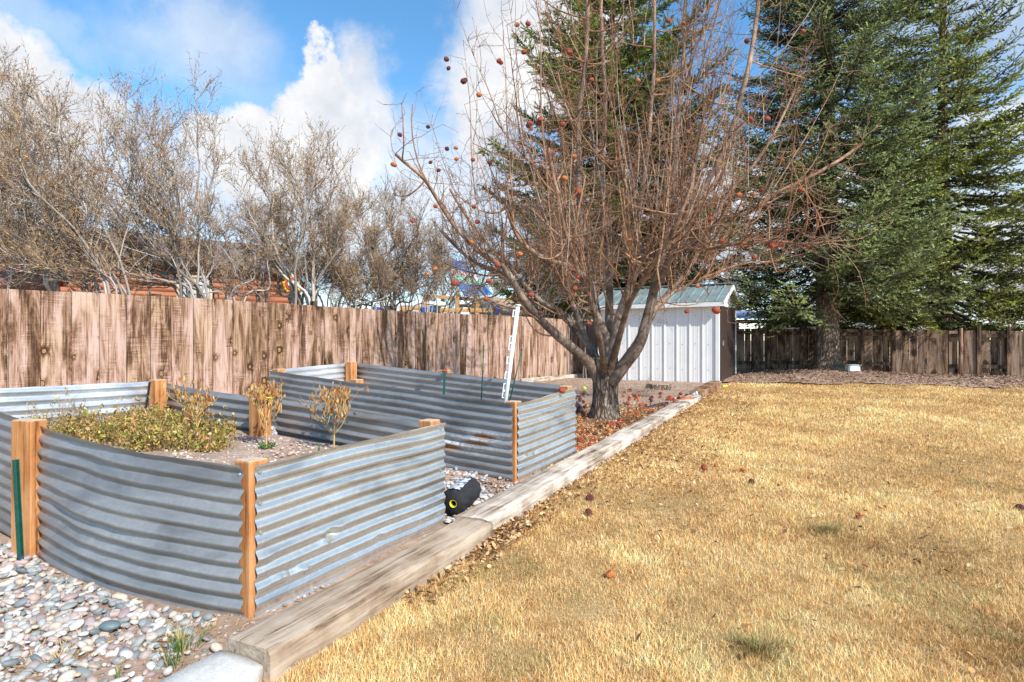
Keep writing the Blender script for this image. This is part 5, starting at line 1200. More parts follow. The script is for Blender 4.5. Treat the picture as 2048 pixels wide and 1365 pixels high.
dry_pepper(532, 912, 4.08, .52, .45, 2, 'dead pepper plant in front of the wooden post, in the middle of three', 14)
dry_pepper(668, 912, 4.10, .50, .75, 3, 'dead pepper plant with widely spread branches, rightmost in the bed')
def herb():
    n = 1500; X = []; Y = []; 
    A, B, a, b = bedpts(9000, .10, 1.40, 1.0, 3.1); px = A / B * F + 1024; zz = soil1(A, B); py = 681 + (CAMH - zz) * F / B
    k = (px > 30) & (px < 500 - (py - 800) * .5) & (fbm(A * 4, B * 4, 51) > -.16) & (py < 905) ; A, B = A[k][:n], B[k][:n]
    st = Tubes(); LX = []; LY = []; LZ = []; LS = []; tall = []
    for x, y in zip(A, B):
        z = float(soil1(x, y)); h = .05 + .13 * rr_.random() ** 2 + .06 * float(vnoise(x * 4, y * 4, 9)); 
        if rr_.random() < .045: h += rr_.uniform(.06, .17)
        q, d = wander(np.array([x, y, z]), UP + rv() * .7, max(.05, h), 5, .22, .05); st.add(q, np.linspace(.0022, .0012, 5), (.48, .33, .15) if rr_.random() < .7 else (.32, .20, .09))
        for kk in range(1, 5):
            for _ in range(4): p = q[kk] + rv() * .014; LX.append(p[0]); LY.append(p[1]); LZ.append(p[2]); LS.append(.0075 if kk < 4 else .0095); tall.append(kk)
    LX, LY, LZ, LS = map(np.array, (LX, LY, LZ, LS))
    V0 = len(LX); o = leaf_scatter('herb_patch', LX, LY, LZ, LS * RNG.uniform(.45, 1.5, V0), [(.34, .34, .06), (.16, .22, .04), (.52, .31, .11), (.42, .22, .07), (.30, .32, .07), (.58, .46, .12), (.54, .36, .17), (.46, .25, .10), (.66, .48, .25)], 'matted green and rusty brown herbs spilling over the nearer bed', 'herbs', .4, .9)
    s_ = st.build('herb_stems', MAT['leafy'], o, 3)
herb()
def twig_clump(name, px, py, Y, n, L, col, label, up=.6, seed=1, cat='dead weed', zf=None):
    r = random.Random(seed); v = P(px, py, Y); b = np.array(v); b[2] = (soil1(b[0], b[1]) if zf is None else zf) ; t = Tubes()
    for _ in range(n):
        q, d = wander(b + rv(r) * np.array([.05, .05, 0]), UP * up + rv(r), L * r.uniform(.4, 1), 8, .18, .04, r); t.add(q, np.linspace(.0022, .0009, 8), np.array(col) * r.uniform(.75, 1.2))
        for k in range(3, 8): q2, _ = wander(q[k], d + rv(r), L * .2, 4, .2, 0, r); t.add(q2, np.linspace(.0014, .0007, 4), np.array(col) * r.uniform(.75, 1.2))
    o = t.build(name, MAT['leafy'], None, 3, b); o.location = tuple(b); return tag(o, label, cat)
twig_clump('dry_weed', 120, 868, 4.5, 60, .30, (.62, .46, .30), 'feathery straw coloured dead weed rising from the herb patch', seed=4)
twig_clump('dry_weed', 700, 1240, 2.75, 5, .13, (.70, .52, .26), 'single curled dead grass stem between nearest sheet and timber', .5, 6, zf=.02)
def onion(px, py, Y, label, n=6, L=.09):
    v = P(px, py, Y); z = soil1(v.x, v.y); a = RNG.random(n) * 6.28
    me = grass_mesh('onion_sprout', np.zeros(n) + RNG.normal(0, .01, n), np.zeros(n) + RNG.normal(0, .01, n), np.zeros(n), L * RNG.uniform(.6, 1.1, n), np.full(n, .0035), RNG.uniform(.3, .8, n), a, np.tile([[.06, .20, .09]], (n, 1)), .5)
    return tag(link('onion_sprout', me, MAT['grass'], loc=(v.x, v.y, z)), label, 'sprout', 'green sprouts in the nearer bed')
onion(100, 868, 4.35, 'drooping dark green blades behind the leftmost wooden post', 8, .2)
onion(640, 912, 4.05, 'small dark green sprout left of the rightmost dead pepper plant', 5, .08)
def small_greens(px, py, Y, label, r=.05, n=160):
    v = P(px, py, Y); a = RNG.random(n) * 6.28; rr = r * np.sqrt(RNG.random(n)); X = v.x + rr * np.cos(a); Yy = v.y + rr * np.sin(a)
    o = leaf_scatter('small_weed', X, Yy, soil1(X, Yy) + RNG.uniform(.005, .035, n), RNG.uniform(.006, .011, n), [(.10, .20, .05), (.18, .28, .07)], label, 'weed', .3, .6); o['kind'] = 'thing'; del o['kind']
small_greens(534, 890, 4.1, 'small leafy green weed at the base of the middle dead pepper plant')
# shiny bowl, shard, edging strip, red pepper
def bowl():
    v = P(441, 858, 4.75); z = soil1(v.x, v.y); bm = bmesh.new(); bmesh.ops.create_uvsphere(bm, u_segments=24, v_segments=14, radius=.062)
    for q in bm.verts: q.co.z *= .72; q.co.x *= 1 + .05 * math.sin(q.co.z * 60)
    tag(link('metal_ball', bm_mesh('metal_ball', bm, True), m_plain('polished_metal', (.75, .77, .78), .18, .1, 20, 1), None, (v.x, v.y, z + .03), (.3, .2, 0)), 'shiny silver rounded object half buried in the soil by the inner sheet', 'ornament')
    v = P(424, 850, 4.85); z = soil1(v.x, v.y); bm = bmesh.new(); bmesh.ops.create_icosphere(bm, subdivisions=2, radius=.045)
    for q in bm.verts: q.co.z *= .35; q.co.y *= .6; q.co += Vector(rv()) * .004
    tag(link('plastic_shard', bm_mesh('plastic_shard', bm), MAT['black_fabric'], None, (v.x, v.y, z + .045), (.4, -.3, .5)), 'dark plastic fragment beside the shiny silver object', 'debris')
    a = P(293, 812, 5.05); b = P(299, 768, 5.05); o = box('edging_strip', (a + b) / 2, (.03, .008, .22), MAT['black_fabric'], None, .3); o.rotation_euler = (b - a).to_track_quat('Z', 'Y').to_euler(); tag(o, 'black strip leaning on the white inner sheet beside the corner post', 'strip')
    v = P(351, 872, 4.3); t = Tubes(); t.add(cr([(v.x, v.y, v.z + .04), (v.x, v.y, v.z + .02), (v.x + .004, v.y, v.z), (v.x + .008, v.y, v.z - .03)], 10), [.002, .007, .009, .009, .0085, .008, .007, .006, .004, .001], (.75, .08, .01)); o = t.build('dried_pepper', m_plain('red_pepper_skin', (.75, .09, .02), .35, .1, 10), None, 10, v); o.location = v; tag(o, 'single bright red pepper hanging in the herb patch', 'pepper')
    a = P(515, 795, 4.05); b = P(540, 796, 4.03); e = empty('plant_clip', a, 'yellow clip on the middle dead pepper plant', 'clip'); cyl('bar', a, b, .005, MAT['yellow_plastic'], e, 8, origin=a); cyl('knob', b, b + Vector((.012, 0, 0)), .008, MAT['yellow_plastic'], e, 10, origin=a)
bowl()
def fabric_roll():
    f = P(907, 1012, 3.97); b = f + Vector((.10, .35, .012)); z0 = g(f.x, f.y); f.z = z0 + .092; b.z = z0 + .105; ax = (b - f).normalized(); e = empty('fabric_roll', (f.x, f.y, z0), 'black landscape fabric roll with a yellow core lying between the two beds', 'roll'); org = Vector((f.x, f.y, z0))
    sx = ax.cross(Vector((0, 0, 1))).normalized(); sz = sx.cross(ax)
    n = 30; S = 44; V = []; L_ = (b - f).length
    for i in range(n + 1):
        t = i / n
        for j in range(S):
            a = j / S * 6.2832; tw = a + t * 1.2; r = .086 + .006 * math.sin(a - 1.2) + .003 * math.sin(tw * 9 + t * 4) + .005 * min(1, t * 8) * mnoise.noise(Vector((math.cos(a) * 2, math.sin(a) * 2, t * 5))); r *= 1 - .25 * max(0, t - .9) / .1 * .6
            if i == 0: r *= .97
            V.append(f + ax * L_ * t + (sx * math.cos(a) + sz * math.sin(a)) * r - org)
    k = len(V); V += [f - org + (sx * math.cos(j / S * 6.2832) + sz * math.sin(j / S * 6.2832)) * .024 for j in range(S)]
    i_ = np.arange((n + 1) * S).reshape(n + 1, S); nx = np.roll(i_, -1, 1); q = np.stack([i_[:-1], nx[:-1], nx[1:], i_[1:]], -1).reshape(-1, 4); c = k + np.arange(S); cap = np.stack([i_[0], c, np.roll(c, -1), nx[0]], -1)
    link('fabric', mesh_np('fabric', np.array(V), [q, cap, i_[-1:]], True), MAT['black_fabric'], e)
    V = []; 
    for (rr, tt) in ((.026, -.008), (.021, -.008), (.020, .06), (.026, .02)):
        for j in range(S): V.append(f + ax * tt + (sx * math.cos(j / S * 6.2832) + sz * math.sin(j / S * 6.2832)) * rr - org)
    i_ = np.arange(4 * S).reshape(4, S); nx = np.roll(i_, -1, 1); link('core', mesh_np('core', np.array(V), [np.stack([i_[:-1], nx[:-1], nx[1:], i_[1:]], -1).reshape(-1, 4)], True), MAT['yellow_plastic'], e)
    # torn film patch on the upper left, its glossy streaks painted in as colour
    s = NT('torn_plastic_film'); nz = s.noise(1.0, 6, .7, s.mapc((18, 18, 60)), 1.5); c = s.ramp(nz, [(.40, (.03, .03, .04)), (.46, (.30, .38, .50)), (.60, (.80, .84, .90))]); s.bump(nz, .5, .01); m = s.fin(c, .25)
    V = []; n2 = 26; m2 = 14
    for i in range(n2 + 1):
        t = .03 + .75 * i / n2
        for j in range(m2 + 1):
            a = 1.15 + j / m2 * (1.75 + .25 * math.sin(i * .9)) + t * .25; r = .0985 + .003 * math.sin(j * 2.1 + i * .7); V.append(f + ax * L_ * t + (sx * math.cos(a) + sz * math.sin(a)) * r - org)
    i_ = np.arange(len(V)).reshape(n2 + 1, m2 + 1); o = link('plastic_wrap', mesh_np('plastic_wrap', np.array(V), [np.stack([i_[:-1, :-1], i_[:-1, 1:], i_[1:, 1:], i_[1:, :-1]], -1).reshape(-1, 4)], True), m, e); o['label'] = 'torn shiny film on the black roll'
fabric_roll()
def gpos(px, py, up=0):
    Yd = 6
    for _ in range(15): v = P(px, py, Yd); Yd = (CAMH - g(v.x, v.y) - up) * F / (py - 681)
    return P(px, py, Yd)
v = gpos(1169, 778, .03); bm = bmesh.new(); bmesh.ops.create_uvsphere(bm, u_segments=20, v_segments=14, radius=.036); tag(link('tennis_ball', bm_mesh('tennis_ball', bm, True), MAT['lime'], None, (v.x, v.y, g(v.x, v.y) + .04)), 'lime green ball on bare dirt left of the apple trunk', 'ball')
seam = Tubes(); seam.add(np.array([((.0365) * math.cos(t), .0365 * math.sin(t) * math.cos(.5 * math.sin(2 * t)), .0365 * math.sin(t) * math.sin(.9 * math.sin(2 * t))) for t in np.linspace(0, 6.28, 40)]), np.full(40, .0015), (.9, .9, .85)); seam.build('seam', MAT['tcol'], bpy.data.objects['tennis_ball'], 4)
def stump():
    v = gpos(1318, 778); S = 30; V = []; r0 = .24
    for (z, k) in ((-.03, 1.12), (.03, 1.05), (.085, 1.0), (.10, .94)):
        for j in range(S):
            a = j / S * 6.283; q = k * (1 + .10 * math.sin(a * 5) + .08 * mnoise.noise(Vector((math.cos(a) * 2, math.sin(a) * 2, 4)))); V.append((r0 * q * math.cos(a), r0 * .8 * q * math.sin(a), z + .008 * mnoise.noise(Vector((a * 3, z, 0)))))
    i_ = np.arange(4 * S).reshape(4, S); nx = np.roll(i_, -1, 1); e = empty('tree_stump', (v.x, v.y, g(v.x, v.y)), 'low weathered stump cut near the ground in front of the white shed', 'stump')
    link('bark', mesh_np('bark', np.array(V), [np.stack([i_[:-1], nx[:-1], nx[1:], i_[1:]], -1).reshape(-1, 4)], True), MAT['trunk'], e)
    bm = bmesh.new(); bmesh.ops.create_cone(bm, cap_ends=True, segments=S, radius1=.22, radius2=.215, depth=.012, matrix=Matrix.Diagonal((1, .8, 1, 1))); link('cut_face', bm_mesh('cut_face', bm), MAT['timber'], e, (0, 0, .102))
stump()
twig_clump('prunings', 1290, 790, 10.8, 46, .45, (.36, .27, .19), 'small pile of dry prunings on the dirt in front of the stump', .02, 9, 'twig pile', zf=g(2.4, 10.8) + .02)
def hoses():
    t = Tubes(); pts = [gpos(1230, 824, .01), gpos(1280, 818, .02), gpos(1310, 811, .03), gpos(1334, 807, .03)]; o_ = pts[0].copy()
    t.add(cr([tuple(q) for q in pts], 24), np.linspace(.010, .028, 24), (.02, .03, .05)); o = t.build('pipe_offcut', m_plain('black_tube', (.025, .035, .055), .35, .3, 20), None, 10, o_); o.location = o_; tag(o, 'black flattened tube lying by the timber right of the apple trunk', 'tube')
    a = gpos(1352, 797, .16); z = a.z; e = empty('pruning_shears', a, 'shears with orange and black handles lying on the timber joint', 'tool')
    def ln(p, q, r, m, nm): cyl(nm, p, q, r, m, e, 8, origin=a)
    og = m_plain('orange_grip', (.80, .16, .02), .4, .1, 20); dz = Vector((0, 0, .0))
    ln(a, a + Vector((.25, .02, .01)), .014, MAT['black_fabric'], 'handle'); ln(a + Vector((.05, -.06, .0)), a + Vector((.27, -.03, .01)), .014, og, 'handle'); ln(a + Vector((.25, .0, .01)), a + Vector((.40, -.02, .01)), .010, MAT['galv_bright'], 'blade'); ln(a + Vector((-.04, .0, .0)), a + Vector((.0, -.02, .0)), .016, m_plain('pink_grip', (.8, .3, .3), .5, .1, 20), 'grip_end')
    b = gpos(1384, 790, .17); e2 = empty('tap_fitting', b, 'small blue and white fitting lying on the red brown timber', 'fitting'); cyl('body', b, b + Vector((.06, .0, .02)), .022, m_plain('light_blue', (.35, .50, .68), .3, .1, 20), e2, 12, origin=b); cyl('cap', b + Vector((.06, 0, .02)), b + Vector((.09, .0, .03)), .03, MAT['white_plastic'], e2, 12, origin=b)
    c = gpos(1444, 773, .03); e3 = empty('yellow_toy', c, 'tiny yellow object on the grass edge at the shed corner', 'toy'); cyl('body', c, c + Vector((.09, .01, 0)), .03, MAT['yellow_plastic'], e3, 12, .02, c); cyl('knob', c + Vector((.09, .01, 0)), c + Vector((.12, .01, .01)), .018, MAT['yellow_plastic'], e3, 10, origin=c)
hoses()
def bucket():
    v = P(1705, 752, 15.2); z = g(v.x, v.y) + .03; e = empty('plastic_tub', (v.x, v.y, z), 'pale grey plastic tub on the mulch beside the spruce trunk', 'tub'); m = m_plain('pale_grey_plastic', (.58, .62, .63), .5, .08, 6)
    bm = bmesh.new(); add_box(bm, (0, 0, .085), (.30, .22, .17), None, .03); link('body', bm_mesh('body', bm), m, e); bm = bmesh.new(); add_box(bm, (0, 0, .175), (.32, .24, .02), None, .008); link('lid', bm_mesh('lid', bm), m, e)
bucket()
a = Vector((.2, 14.35, 0)); b = Vector((2.3, 17.0, 0)); o = box('edging_board', (1.25, 15.55, g(1.3, 15.6) + .04), (3.3, .04, .11), MAT['timber_pale'], None, math.atan2(b.y - a.y, b.x - a.x), .005); tag(o, 'pale edging board on the dirt along the far foot of the board fence', 'board')

# ------------------------------------------------------------------ beyond the fences
def log_house():
    A = Vector((-11.6, 13.3, 0)); B = Vector((-6.36, 18, 0)); d = (B - A).normalized(); L_ = (B - A).length; rz = math.atan2(d.y, d.x); e = empty('log_house', A, 'house with orange log siding and brown shingle roof behind the bare shrubs', 'house', rz=rz)
    def lp(px):
        k = (px - 1024) / F; return (k * A.y - A.x) / (d.x - k * d.y)
    def m_log():
        s = NT('orange_log_siding'); a = s.noise(1.0, 6, .6, s.mapc((1.2, 1.2, 14))); s.bump(a, .3, .006); return s.fin(s.ramp(a, [(.3, (.20, .06, .025)), (.55, (.36, .125, .05)), (.75, (.46, .20, .10))]), .6)
    w0, w1 = lp(352), lp(425)
    ml = m_log(); H = 3.22
    def logwall(x0, x1, z0, z1, y=0, axis=0):
        V = []; n = max(1, round((z1 - z0) / .155)); rows = []
        for k in range(n):
            for q in range(7):
                a = q / 6 * math.pi; rows.append((z0 + (z1 - z0) * (k + q / 6 * .999) / n, -.045 * math.sin(a) ** .6))
        for (z, o_) in rows:
            V += [(x0, y + o_, z), (x1, y + o_, z)] if axis == 0 else [(y - o_, x0, z), (y - o_, x1, z)]
        Fq = [(i * 2, i * 2 + 1, i * 2 + 3, i * 2 + 2) for i in range(len(rows) - 1)]; link('log_wall', mesh_np('log_wall', np.array(V), [np.array(Fq)], True), ml, e)
    logwall(0, w0, 0, H); logwall(w1, L_, 0, H); logwall(w0, w1, 2.95, H); logwall(w0, w1, 0, 1.1); logwall(0, 7, 0, H, L_, 1)
    tr = m_plain('cream_trim', (.50, .44, .33), .6, .1, 8); wd = empty_part('window', e, ((w0 + w1) / 2, 0, 2.0)) if False else None
    wf = box('window', ((w0 + w1) / 2, .03, 2.02), (w1 - w0, .04, 1.86), tr, e)
    ww = w1 - w0
    for (nm, c, s_) in (('frame', (-ww / 2 + .04, -.05, 0), (.08, .05, 1.86)), ('frame', (ww / 2 - .04, -.05, 0), (.08, .05, 1.86)), ('frame', (0, -.05, .90), (ww - .16, .05, .08)), ('sill', (0, -.06, -.91), (ww - .16, .07, .07)), ('mullion', (0, -.045, -.01), (.07, .04, 1.70))): box(nm, c, s_, tr, wf)
    V = []; n = 90; cw = ww - .2
    for i in range(n + 1):
        x = -cw / 2 + cw * i / n; y = -.032 - .010 * math.sin(i * 1.25); V += [(x, y, -.84), (x, y, .84)]
    link('curtain', mesh_np('curtain', np.array(V), [np.array([(i * 2, i * 2 + 2, i * 2 + 3, i * 2 + 1) for i in range(n)])], True), m_plain('pale_curtain', (.55, .58, .62), .9, .1, 4), wf)
    s = NT('brown_shingles'); br = s.n('ShaderNodeTexBrick'); s.L(s.mapc((1, 1, 1)), br.inputs[0]); br.inputs['Scale'].default_value = 3.2; br.inputs['Color1'].default_value = (.15, .10, .085, 1); br.inputs['Color2'].default_value = (.24, .17, .14, 1); br.inputs['Mortar'].default_value = (.06, .04, .035, 1); br.inputs['Mortar Size'].default_value = .03; c = s.mix(.5, br.outputs[0], s.ramp(s.noise(12, 5, .7), [(.3, (.12, .08, .07)), (.7, (.28, .21, .18))])); s.bump(s.noise(40, 4, .7), .5, .01); ms = s.fin(c, .95)
    bm = bmesh.new(); v = [bm.verts.new(q) for q in ((-.4, -.18, H + .02), (L_ + .45, -.18, H + .02), (L_ + .45, 3.5, H + 1.25), (-.4, 3.5, H + 1.25), (-.4, 7.5, H - .12), (L_ + .45, 7.5, H - .12))]
    bm.faces.new((v[0], v[1], v[2], v[3])); bm.faces.new((v[3], v[2], v[5], v[4])); r_ = bmesh.ops.extrude_face_region(bm, geom=bm.faces[:])
    for q in r_['geom']:
        if isinstance(q, bmesh.types.BMVert): q.co.z -= .12
    bmesh.ops.recalc_face_normals(bm, faces=bm.faces); link('roof', bm_mesh('roof', bm), ms, e); box('gutter', (L_ / 2, -.22, H - .04), (L_ + .8, .10, .12), MAT['dark_brown'], e)
    # sun ornament on its stand
    o_ = P(584, 568, 16.6); st = empty('sun_ornament', (o_.x, o_.y, .3), 'yellow and red sun shaped ornament with silver centre on a black stand', 'ornament')
    yb = m_plain('yellow_enamel', (.80, .55, .03), .4, .2, 20); rb = m_plain('red_enamel', (.62, .05, .02), .4, .2, 20)
    bm = bmesh.new(); S = 32; ring = []
    for j in range(S):
        a = j / S * 6.283; r = .30 if j % 2 else .21; ring.append(bm.verts.new((r * math.cos(a), 0, r * math.sin(a))))
    bm.faces.new(ring); q = bmesh.ops.extrude_face_region(bm, geom=bm.faces[:]); [setattr(x, 'co', x.co + Vector((0, .03, 0))) for x in q['geom'] if isinstance(x, bmesh.types.BMVert)]; bmesh.ops.recalc_face_normals(bm, faces=bm.faces)
    zz = o_.z - .3; link('rays', bm_mesh('rays', bm), yb, st, (0, 0, zz)); c = cyl('disc', (0, -.03, zz), (0, .0, zz), .17, rb, st, 24); c = cyl('centre', (0, -.06, zz), (0, -.02, zz), .09, MAT['white_metal'], st, 24, .10)
    for x in (-.09, .13): cyl('stand_leg', (x, .03, 0), (x * .6, .03, zz - .1), .035, MAT['black_fabric'], st, 8)
    box('crossbar', (.01, .03, zz - .42), (.26, .05, .08), MAT['black_fabric'], st)
log_house()
def behind_left():
    # brown tarp covered bundle with white band
    a = P(-70, 566, 9.3); b = P(112, 561, 9.6); ax = (b - a).normalized(); e = empty('tarp_bundle', a, 'rolled brown tarp with a white end band showing above the fence at left', 'tarp'); s1 = ax.cross(Vector((0, 0, 1))).normalized(); s2 = s1.cross(ax); L_ = (b - a).length; S = 30; n = 40
    def tube(nm, t0, t1, rad, m, n=n):
        V = []
        for i in range(n + 1):
            t = t0 + (t1 - t0) * i / n
            for j in range(S):
                q = j / S * 6.283; r = rad(t) * (1 + .10 * mnoise.noise(Vector((math.cos(q) * 2, math.sin(q) * 2, t * 6))) + .04 * math.sin(q * 5 + t * 30)); V.append(a - a + ax * L_ * t + (s1 * math.cos(q) + s2 * math.sin(q)) * r)
        i_ = np.arange((n + 1) * S).reshape(n + 1, S); nx = np.roll(i_, -1, 1); return link(nm, mesh_np(nm, np.array(V), [np.stack([i_[:-1], nx[:-1], nx[1:], i_[1:]], -1).reshape(-1, 4), i_[-1:], i_[:1, ::-1]], True), m, e)
    tube('tarp', 0, .93, lambda t: .15 + .05 * t, m_plain('brown_tarp', (.15, .075, .06), .5, .35, 6, 0, .4)); tube('end_band', .93, .985, lambda t: .212, m_plain('grey_band', (.45, .47, .45), .6, .2, 9), 6)
    r = P(116, 555, 9.8); bm = bmesh.new()
    for k in range(2): bmesh.ops.create_icosphere(bm, subdivisions=3, radius=.12, matrix=Matrix.Translation((k * .09 - .03, 0, -.03 * k)))
    for q in bm.verts: q.co += Vector((0, 0, .04 * mnoise.noise(q.co * 9))); q.co.y *= .5
    tag(link('red_cloth', bm_mesh('red_cloth', bm, True), m_plain('red_cloth', (.55, .015, .03), .7, .15, 9), None, r), 'bright red cloth bunched behind the end of the brown tarp', 'cloth')
    # grey timber deck rail
    d0 = P(118, 590, 10.6); e = empty('deck_railing', (d0.x, d0.y, .3), 'grey plank railing with an orange tinted board between tarp and log house', 'railing', rz=.62)
    for i, (z, m) in enumerate(((1.55, 'timber'), (1.42, 'timber'), (1.29, 'timber'), (1.68, 'timber_pale'))): box('plank', (1.8, 0, z - .3 + .16), (4.2, .03, .115), MAT[m], e)
    for x in (-.2, 1.2, 2.6, 3.8): box('rail_post', (x, .06, .78), (.09, .09, 1.55), MAT['timber'], e)
behind_left()
def playset():
    o_ = P(910, 640, 17.0); e = empty('playset', (o_.x, o_.y, .25), 'wooden climbing frame with blue, mint and pink striped canopy behind the fence', 'playset'); org = Vector((o_.x, o_.y, .25)); wood = m_timber('play_timber', (.20, .09, .03), (.46, .24, .09), (.60, .36, .17), 2)
    def bar(nm, x0, y0, x1, y1, Y0, Y1, w, m=wood):
        a = P(x0, y0, Y0) - org; b = P(x1, y1, Y1) - org; d = b - a; o = box(nm, (a + b) / 2, (w, w, d.length), m, e); o.rotation_euler = d.to_track_quat('Z', 'Y').to_euler()
    for px, pt_, Y in ((808, 616, 17), (850, 590, 17.3), (915, 585, 17), (918, 610, 18.2), (955, 598, 17), (850, 600, 18.2), (1000, 620, 17)): bar('upright', px, 700, px, pt_, Y, Y, .10)
    bar('beam', 800, 617, 850, 617, 17, 17, .11); bar('beam', 880, 621, 1005, 621, 17, 17, .12); bar('beam', 850, 592, 955, 600, 17.2, 17.2, .1); bar('beam', 918, 612, 960, 612, 18, 18, .1)
    blue = m_plain('blue_plastic', (.02, .09, .42), .4, .15, 10); bar('slide_rail', 812, 614, 870, 618, 17.1, 17.4, .07, blue); bar('blue_panel', 846, 640, 848, 615, 16.9, 16.9, .16, blue); bar('blue_panel', 757, 640, 759, 615, 17, 17, .14, blue); bar('blue_panel', 994, 628, 995, 612, 16.9, 16.9, .10, blue)
    s = NT('striped_canvas'); sp_ = s.n('ShaderNodeSeparateXYZ'); s.L(s.tc.outputs['Object'], sp_.inputs[0]); f = s.math('FRACT', s.math('MULTIPLY', sp_.outputs[2], 1.25)); c = s.ramp(f, [(0, (.03, .16, .50)), (.28, (.22, .62, .50)), (.52, (.72, .52, .52)), (.74, (.05, .28, .62))], 'CONSTANT'); mc = s.fin(c, .8)
    pk = P(905, 520, 18) - org; c1 = P(972, 592, 17.0) - org; c2 = P(935, 594, 17.2) - org; pk2 = P(888, 524, 17.0) - org; c3 = P(985, 588, 18.6) - org; c4 = P(835, 592, 17.6) - org
    bm = bmesh.new(); pts = [bm.verts.new(q) for q in (pk2, P(925, 522, 18.6) - org, c3, P(930, 594, 16.9) - org)]; bm.faces.new(pts); bmesh.ops.subdivide_edges(bm, edges=bm.edges[:], cuts=6, use_grid_fill=True)
    q = bmesh.ops.extrude_face_region(bm, geom=bm.faces[:]); [setattr(x, 'co', x.co + Vector((0, .02, -.02))) for x in q['geom'] if isinstance(x, bmesh.types.BMVert)]; bmesh.ops.recalc_face_normals(bm, faces=bm.faces); link('canopy', bm_mesh('canopy', bm), mc, e)
playset()
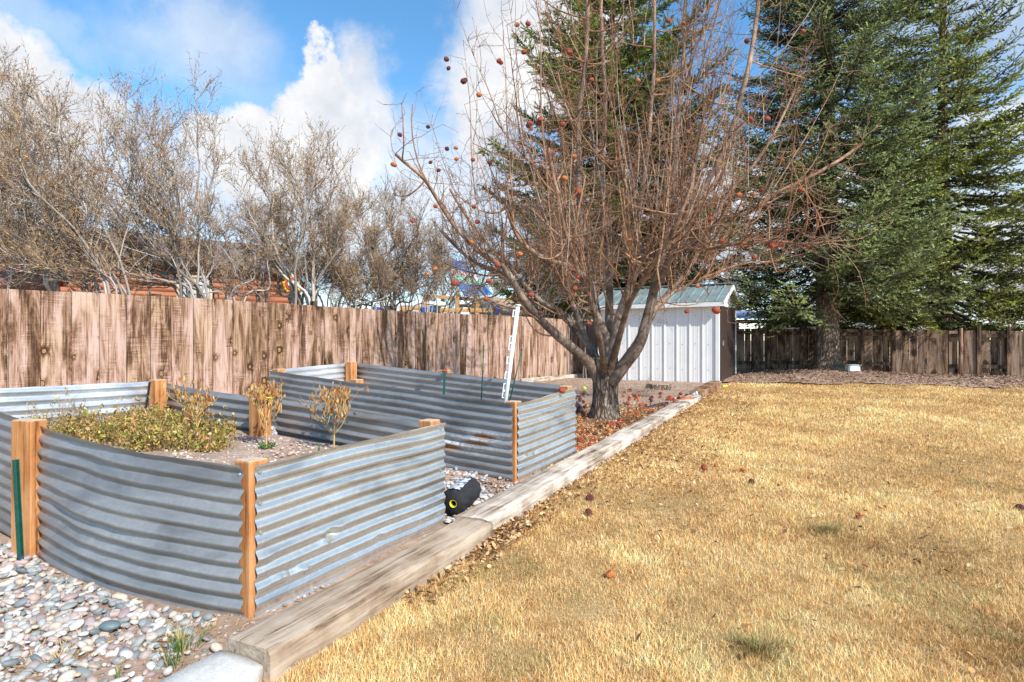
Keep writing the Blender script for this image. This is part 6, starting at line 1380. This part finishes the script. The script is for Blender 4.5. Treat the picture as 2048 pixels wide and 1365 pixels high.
def wide_things():
    def B(nm, x0, y0, x1, y1, Y, dep, m, e, org, base=None, bev=.02):
        a = P(x0, y0, Y); b = P(x1, y1, Y); zt = a.z; zb = b.z if base is None else base; return box(nm, ((a.x + b.x) / 2 - org.x, Y + dep / 2 - org.y, (zt + zb) / 2 - org.z), (b.x - a.x, dep, zt - zb), m, e, 0, bev)
    o = P(820, 660, 22); o.z = .3; e = empty('travel_trailer', o, 'white travel trailer seen low behind the grey shrub thicket', 'trailer'); wm = m_plain('trailer_white', (.62, .66, .64), .5, .1, 3); gl = m_plain('dark_glass', (.04, .06, .07), .15, .3, 5)
    B('body', 745, 603, 893, 650, 22, 2.4, wm, e, o, .6, .12)
    for x in (765, 800, 860): w = B('window', x, 612, x + 22, 630, 21.97, .02, gl, e, o, None, .004)
    B('trim', 748, 632, 890, 635, 21.96, .02, MAT['bluegrey_roof'], e, o, None, .003); cyl('wheel', (-.8, -.05, .3), (-.8, .2, .3), .32, MAT['black_fabric'], e, 20); cyl('wheel', (.1, -.05, .3), (.1, .2, .3), .32, MAT['black_fabric'], e, 20); B('roof_vent', 838, 598, 860, 603, 22.8, .5, wm, e, o, None, .01)
    def house(nm, label, x0, x1, ye, yr, Y, wall, roof, dep=7, wins=()):
        o = P((x0 + x1) / 2, 670, Y); o.z = .3; e = empty(nm, o, label, 'house'); a = P(x0, ye, Y); b = P(x1, ye, Y); H = a.z - .3; W = b.x - a.x; r = P(x0, yr, Y + dep / 2).z - .3
        box('wall', (0, dep / 2, H / 2), (W, dep, H), wall, e, 0, .01)
        for (x, z, w, h) in wins: f_ = box('window', (x, -.01, z), (w, .06, h), MAT['tan_trim'], e); box('pane', (0, -.035, 0), (w - .14, .02, h - .14), gl, f_)
        bm = bmesh.new(); v = [bm.verts.new(q) for q in ((-W / 2 - .5, -.5, H - .1), (W / 2 + .5, -.5, H - .1), (W / 2 + .5, dep / 2, r), (-W / 2 - .5, dep / 2, r), (-W / 2 - .5, dep + .5, H - .1), (W / 2 + .5, dep + .5, H - .1))]
        bm.faces.new((v[0], v[1], v[2], v[3])); bm.faces.new((v[3], v[2], v[5], v[4])); q_ = bmesh.ops.extrude_face_region(bm, geom=bm.faces[:]); [setattr(x, 'co', x.co + Vector((0, 0, -.15))) for x in q_['geom'] if isinstance(x, bmesh.types.BMVert)]; bmesh.ops.recalc_face_normals(bm, faces=bm.faces); link('roof', bm_mesh('roof', bm), roof, e); return e
    tanw = m_plain('tan_stucco', (.45, .35, .24), .9, .12, 4); 
    house('tan_house', 'low tan house with a tan roof behind the playset', 960, 1110, 622, 596, 30, tanw, m_plain('tan_shingles', (.42, .28, .17), .9, .25, 14), wins=((-1, 1.2, .9, .8), (1, 1.2, .9, .8)))
    house('grey_roof_house', 'distant house with a grey shingle roof under the spruce branches', 1660, 1925, 652, 614, 30, tanw, m_plain('grey_shingles', (.20, .185, .175), .9, .25, 14), wins=((-2, 1.1, 1, .8), (2, 1.1, 1, .8)))
    house('beige_house', 'beige house wall seen through gaps left of the shed', 1115, 1225, 612, 580, 34, tanw, m_plain('faded_shingles', (.30, .25, .20), .9, .25, 14), wins=((0, 1.3, .9, .8),))
    o = P(1500, 665, 23); o.z = .3; e = empty('carport', o, 'small carport with a bluish corrugated plastic roof beside the white shed', 'carport'); pr = m_plain('blue_white_panel', (.42, .46, .62), .3, .12, 3); W = P(1548, 600, 23).x - P(1400, 600, 23).x; xc = P(1474, 600, 23).x - o.x
    V = []; n = 60
    for i in range(n + 1):
        x = xc - W / 2 + W * i / n; zz = .025 * math.sin(i * 1.6); z0 = P(1500, 638, 23).z - .3; z1 = P(1500, 623, 25.5).z - .3 + .05; V += [(x, -.3, z0 + zz), (x, 2.5, z1 + zz)]
    link('roof', mesh_np('roof', np.array(V), [np.array([(i * 2, i * 2 + 2, i * 2 + 3, i * 2 + 1) for i in range(n)])], True), pr, e); H = P(0, 641, 23).z - .3
    ow = m_timber('carport_timber', (.20, .09, .03), (.40, .20, .08), (.55, .32, .15), 2)
    for x in (xc - W / 2 + .2, P(1536, 600, 23).x - o.x, xc): box('carport_post', (x, 0, H / 2), (.12, .12, H), ow, e)
    box('roof_beam', (xc, -.1, H - .05), (W, .08, .14), MAT['dark_brown'], e); box('back_wall', (xc - .6, 2.6, .8), (W - 1.4, .1, 1.7), tanw, e)
    for k in range(9):
        bm = bmesh.new(); bmesh.ops.create_uvsphere(bm, u_segments=8, v_segments=6, radius=.035); link('light_bulb', bm_mesh('light_bulb', bm, True), MAT['white_plastic'], e, (xc + (k - 2) * .32, -.2, H - .24))
wide_things()
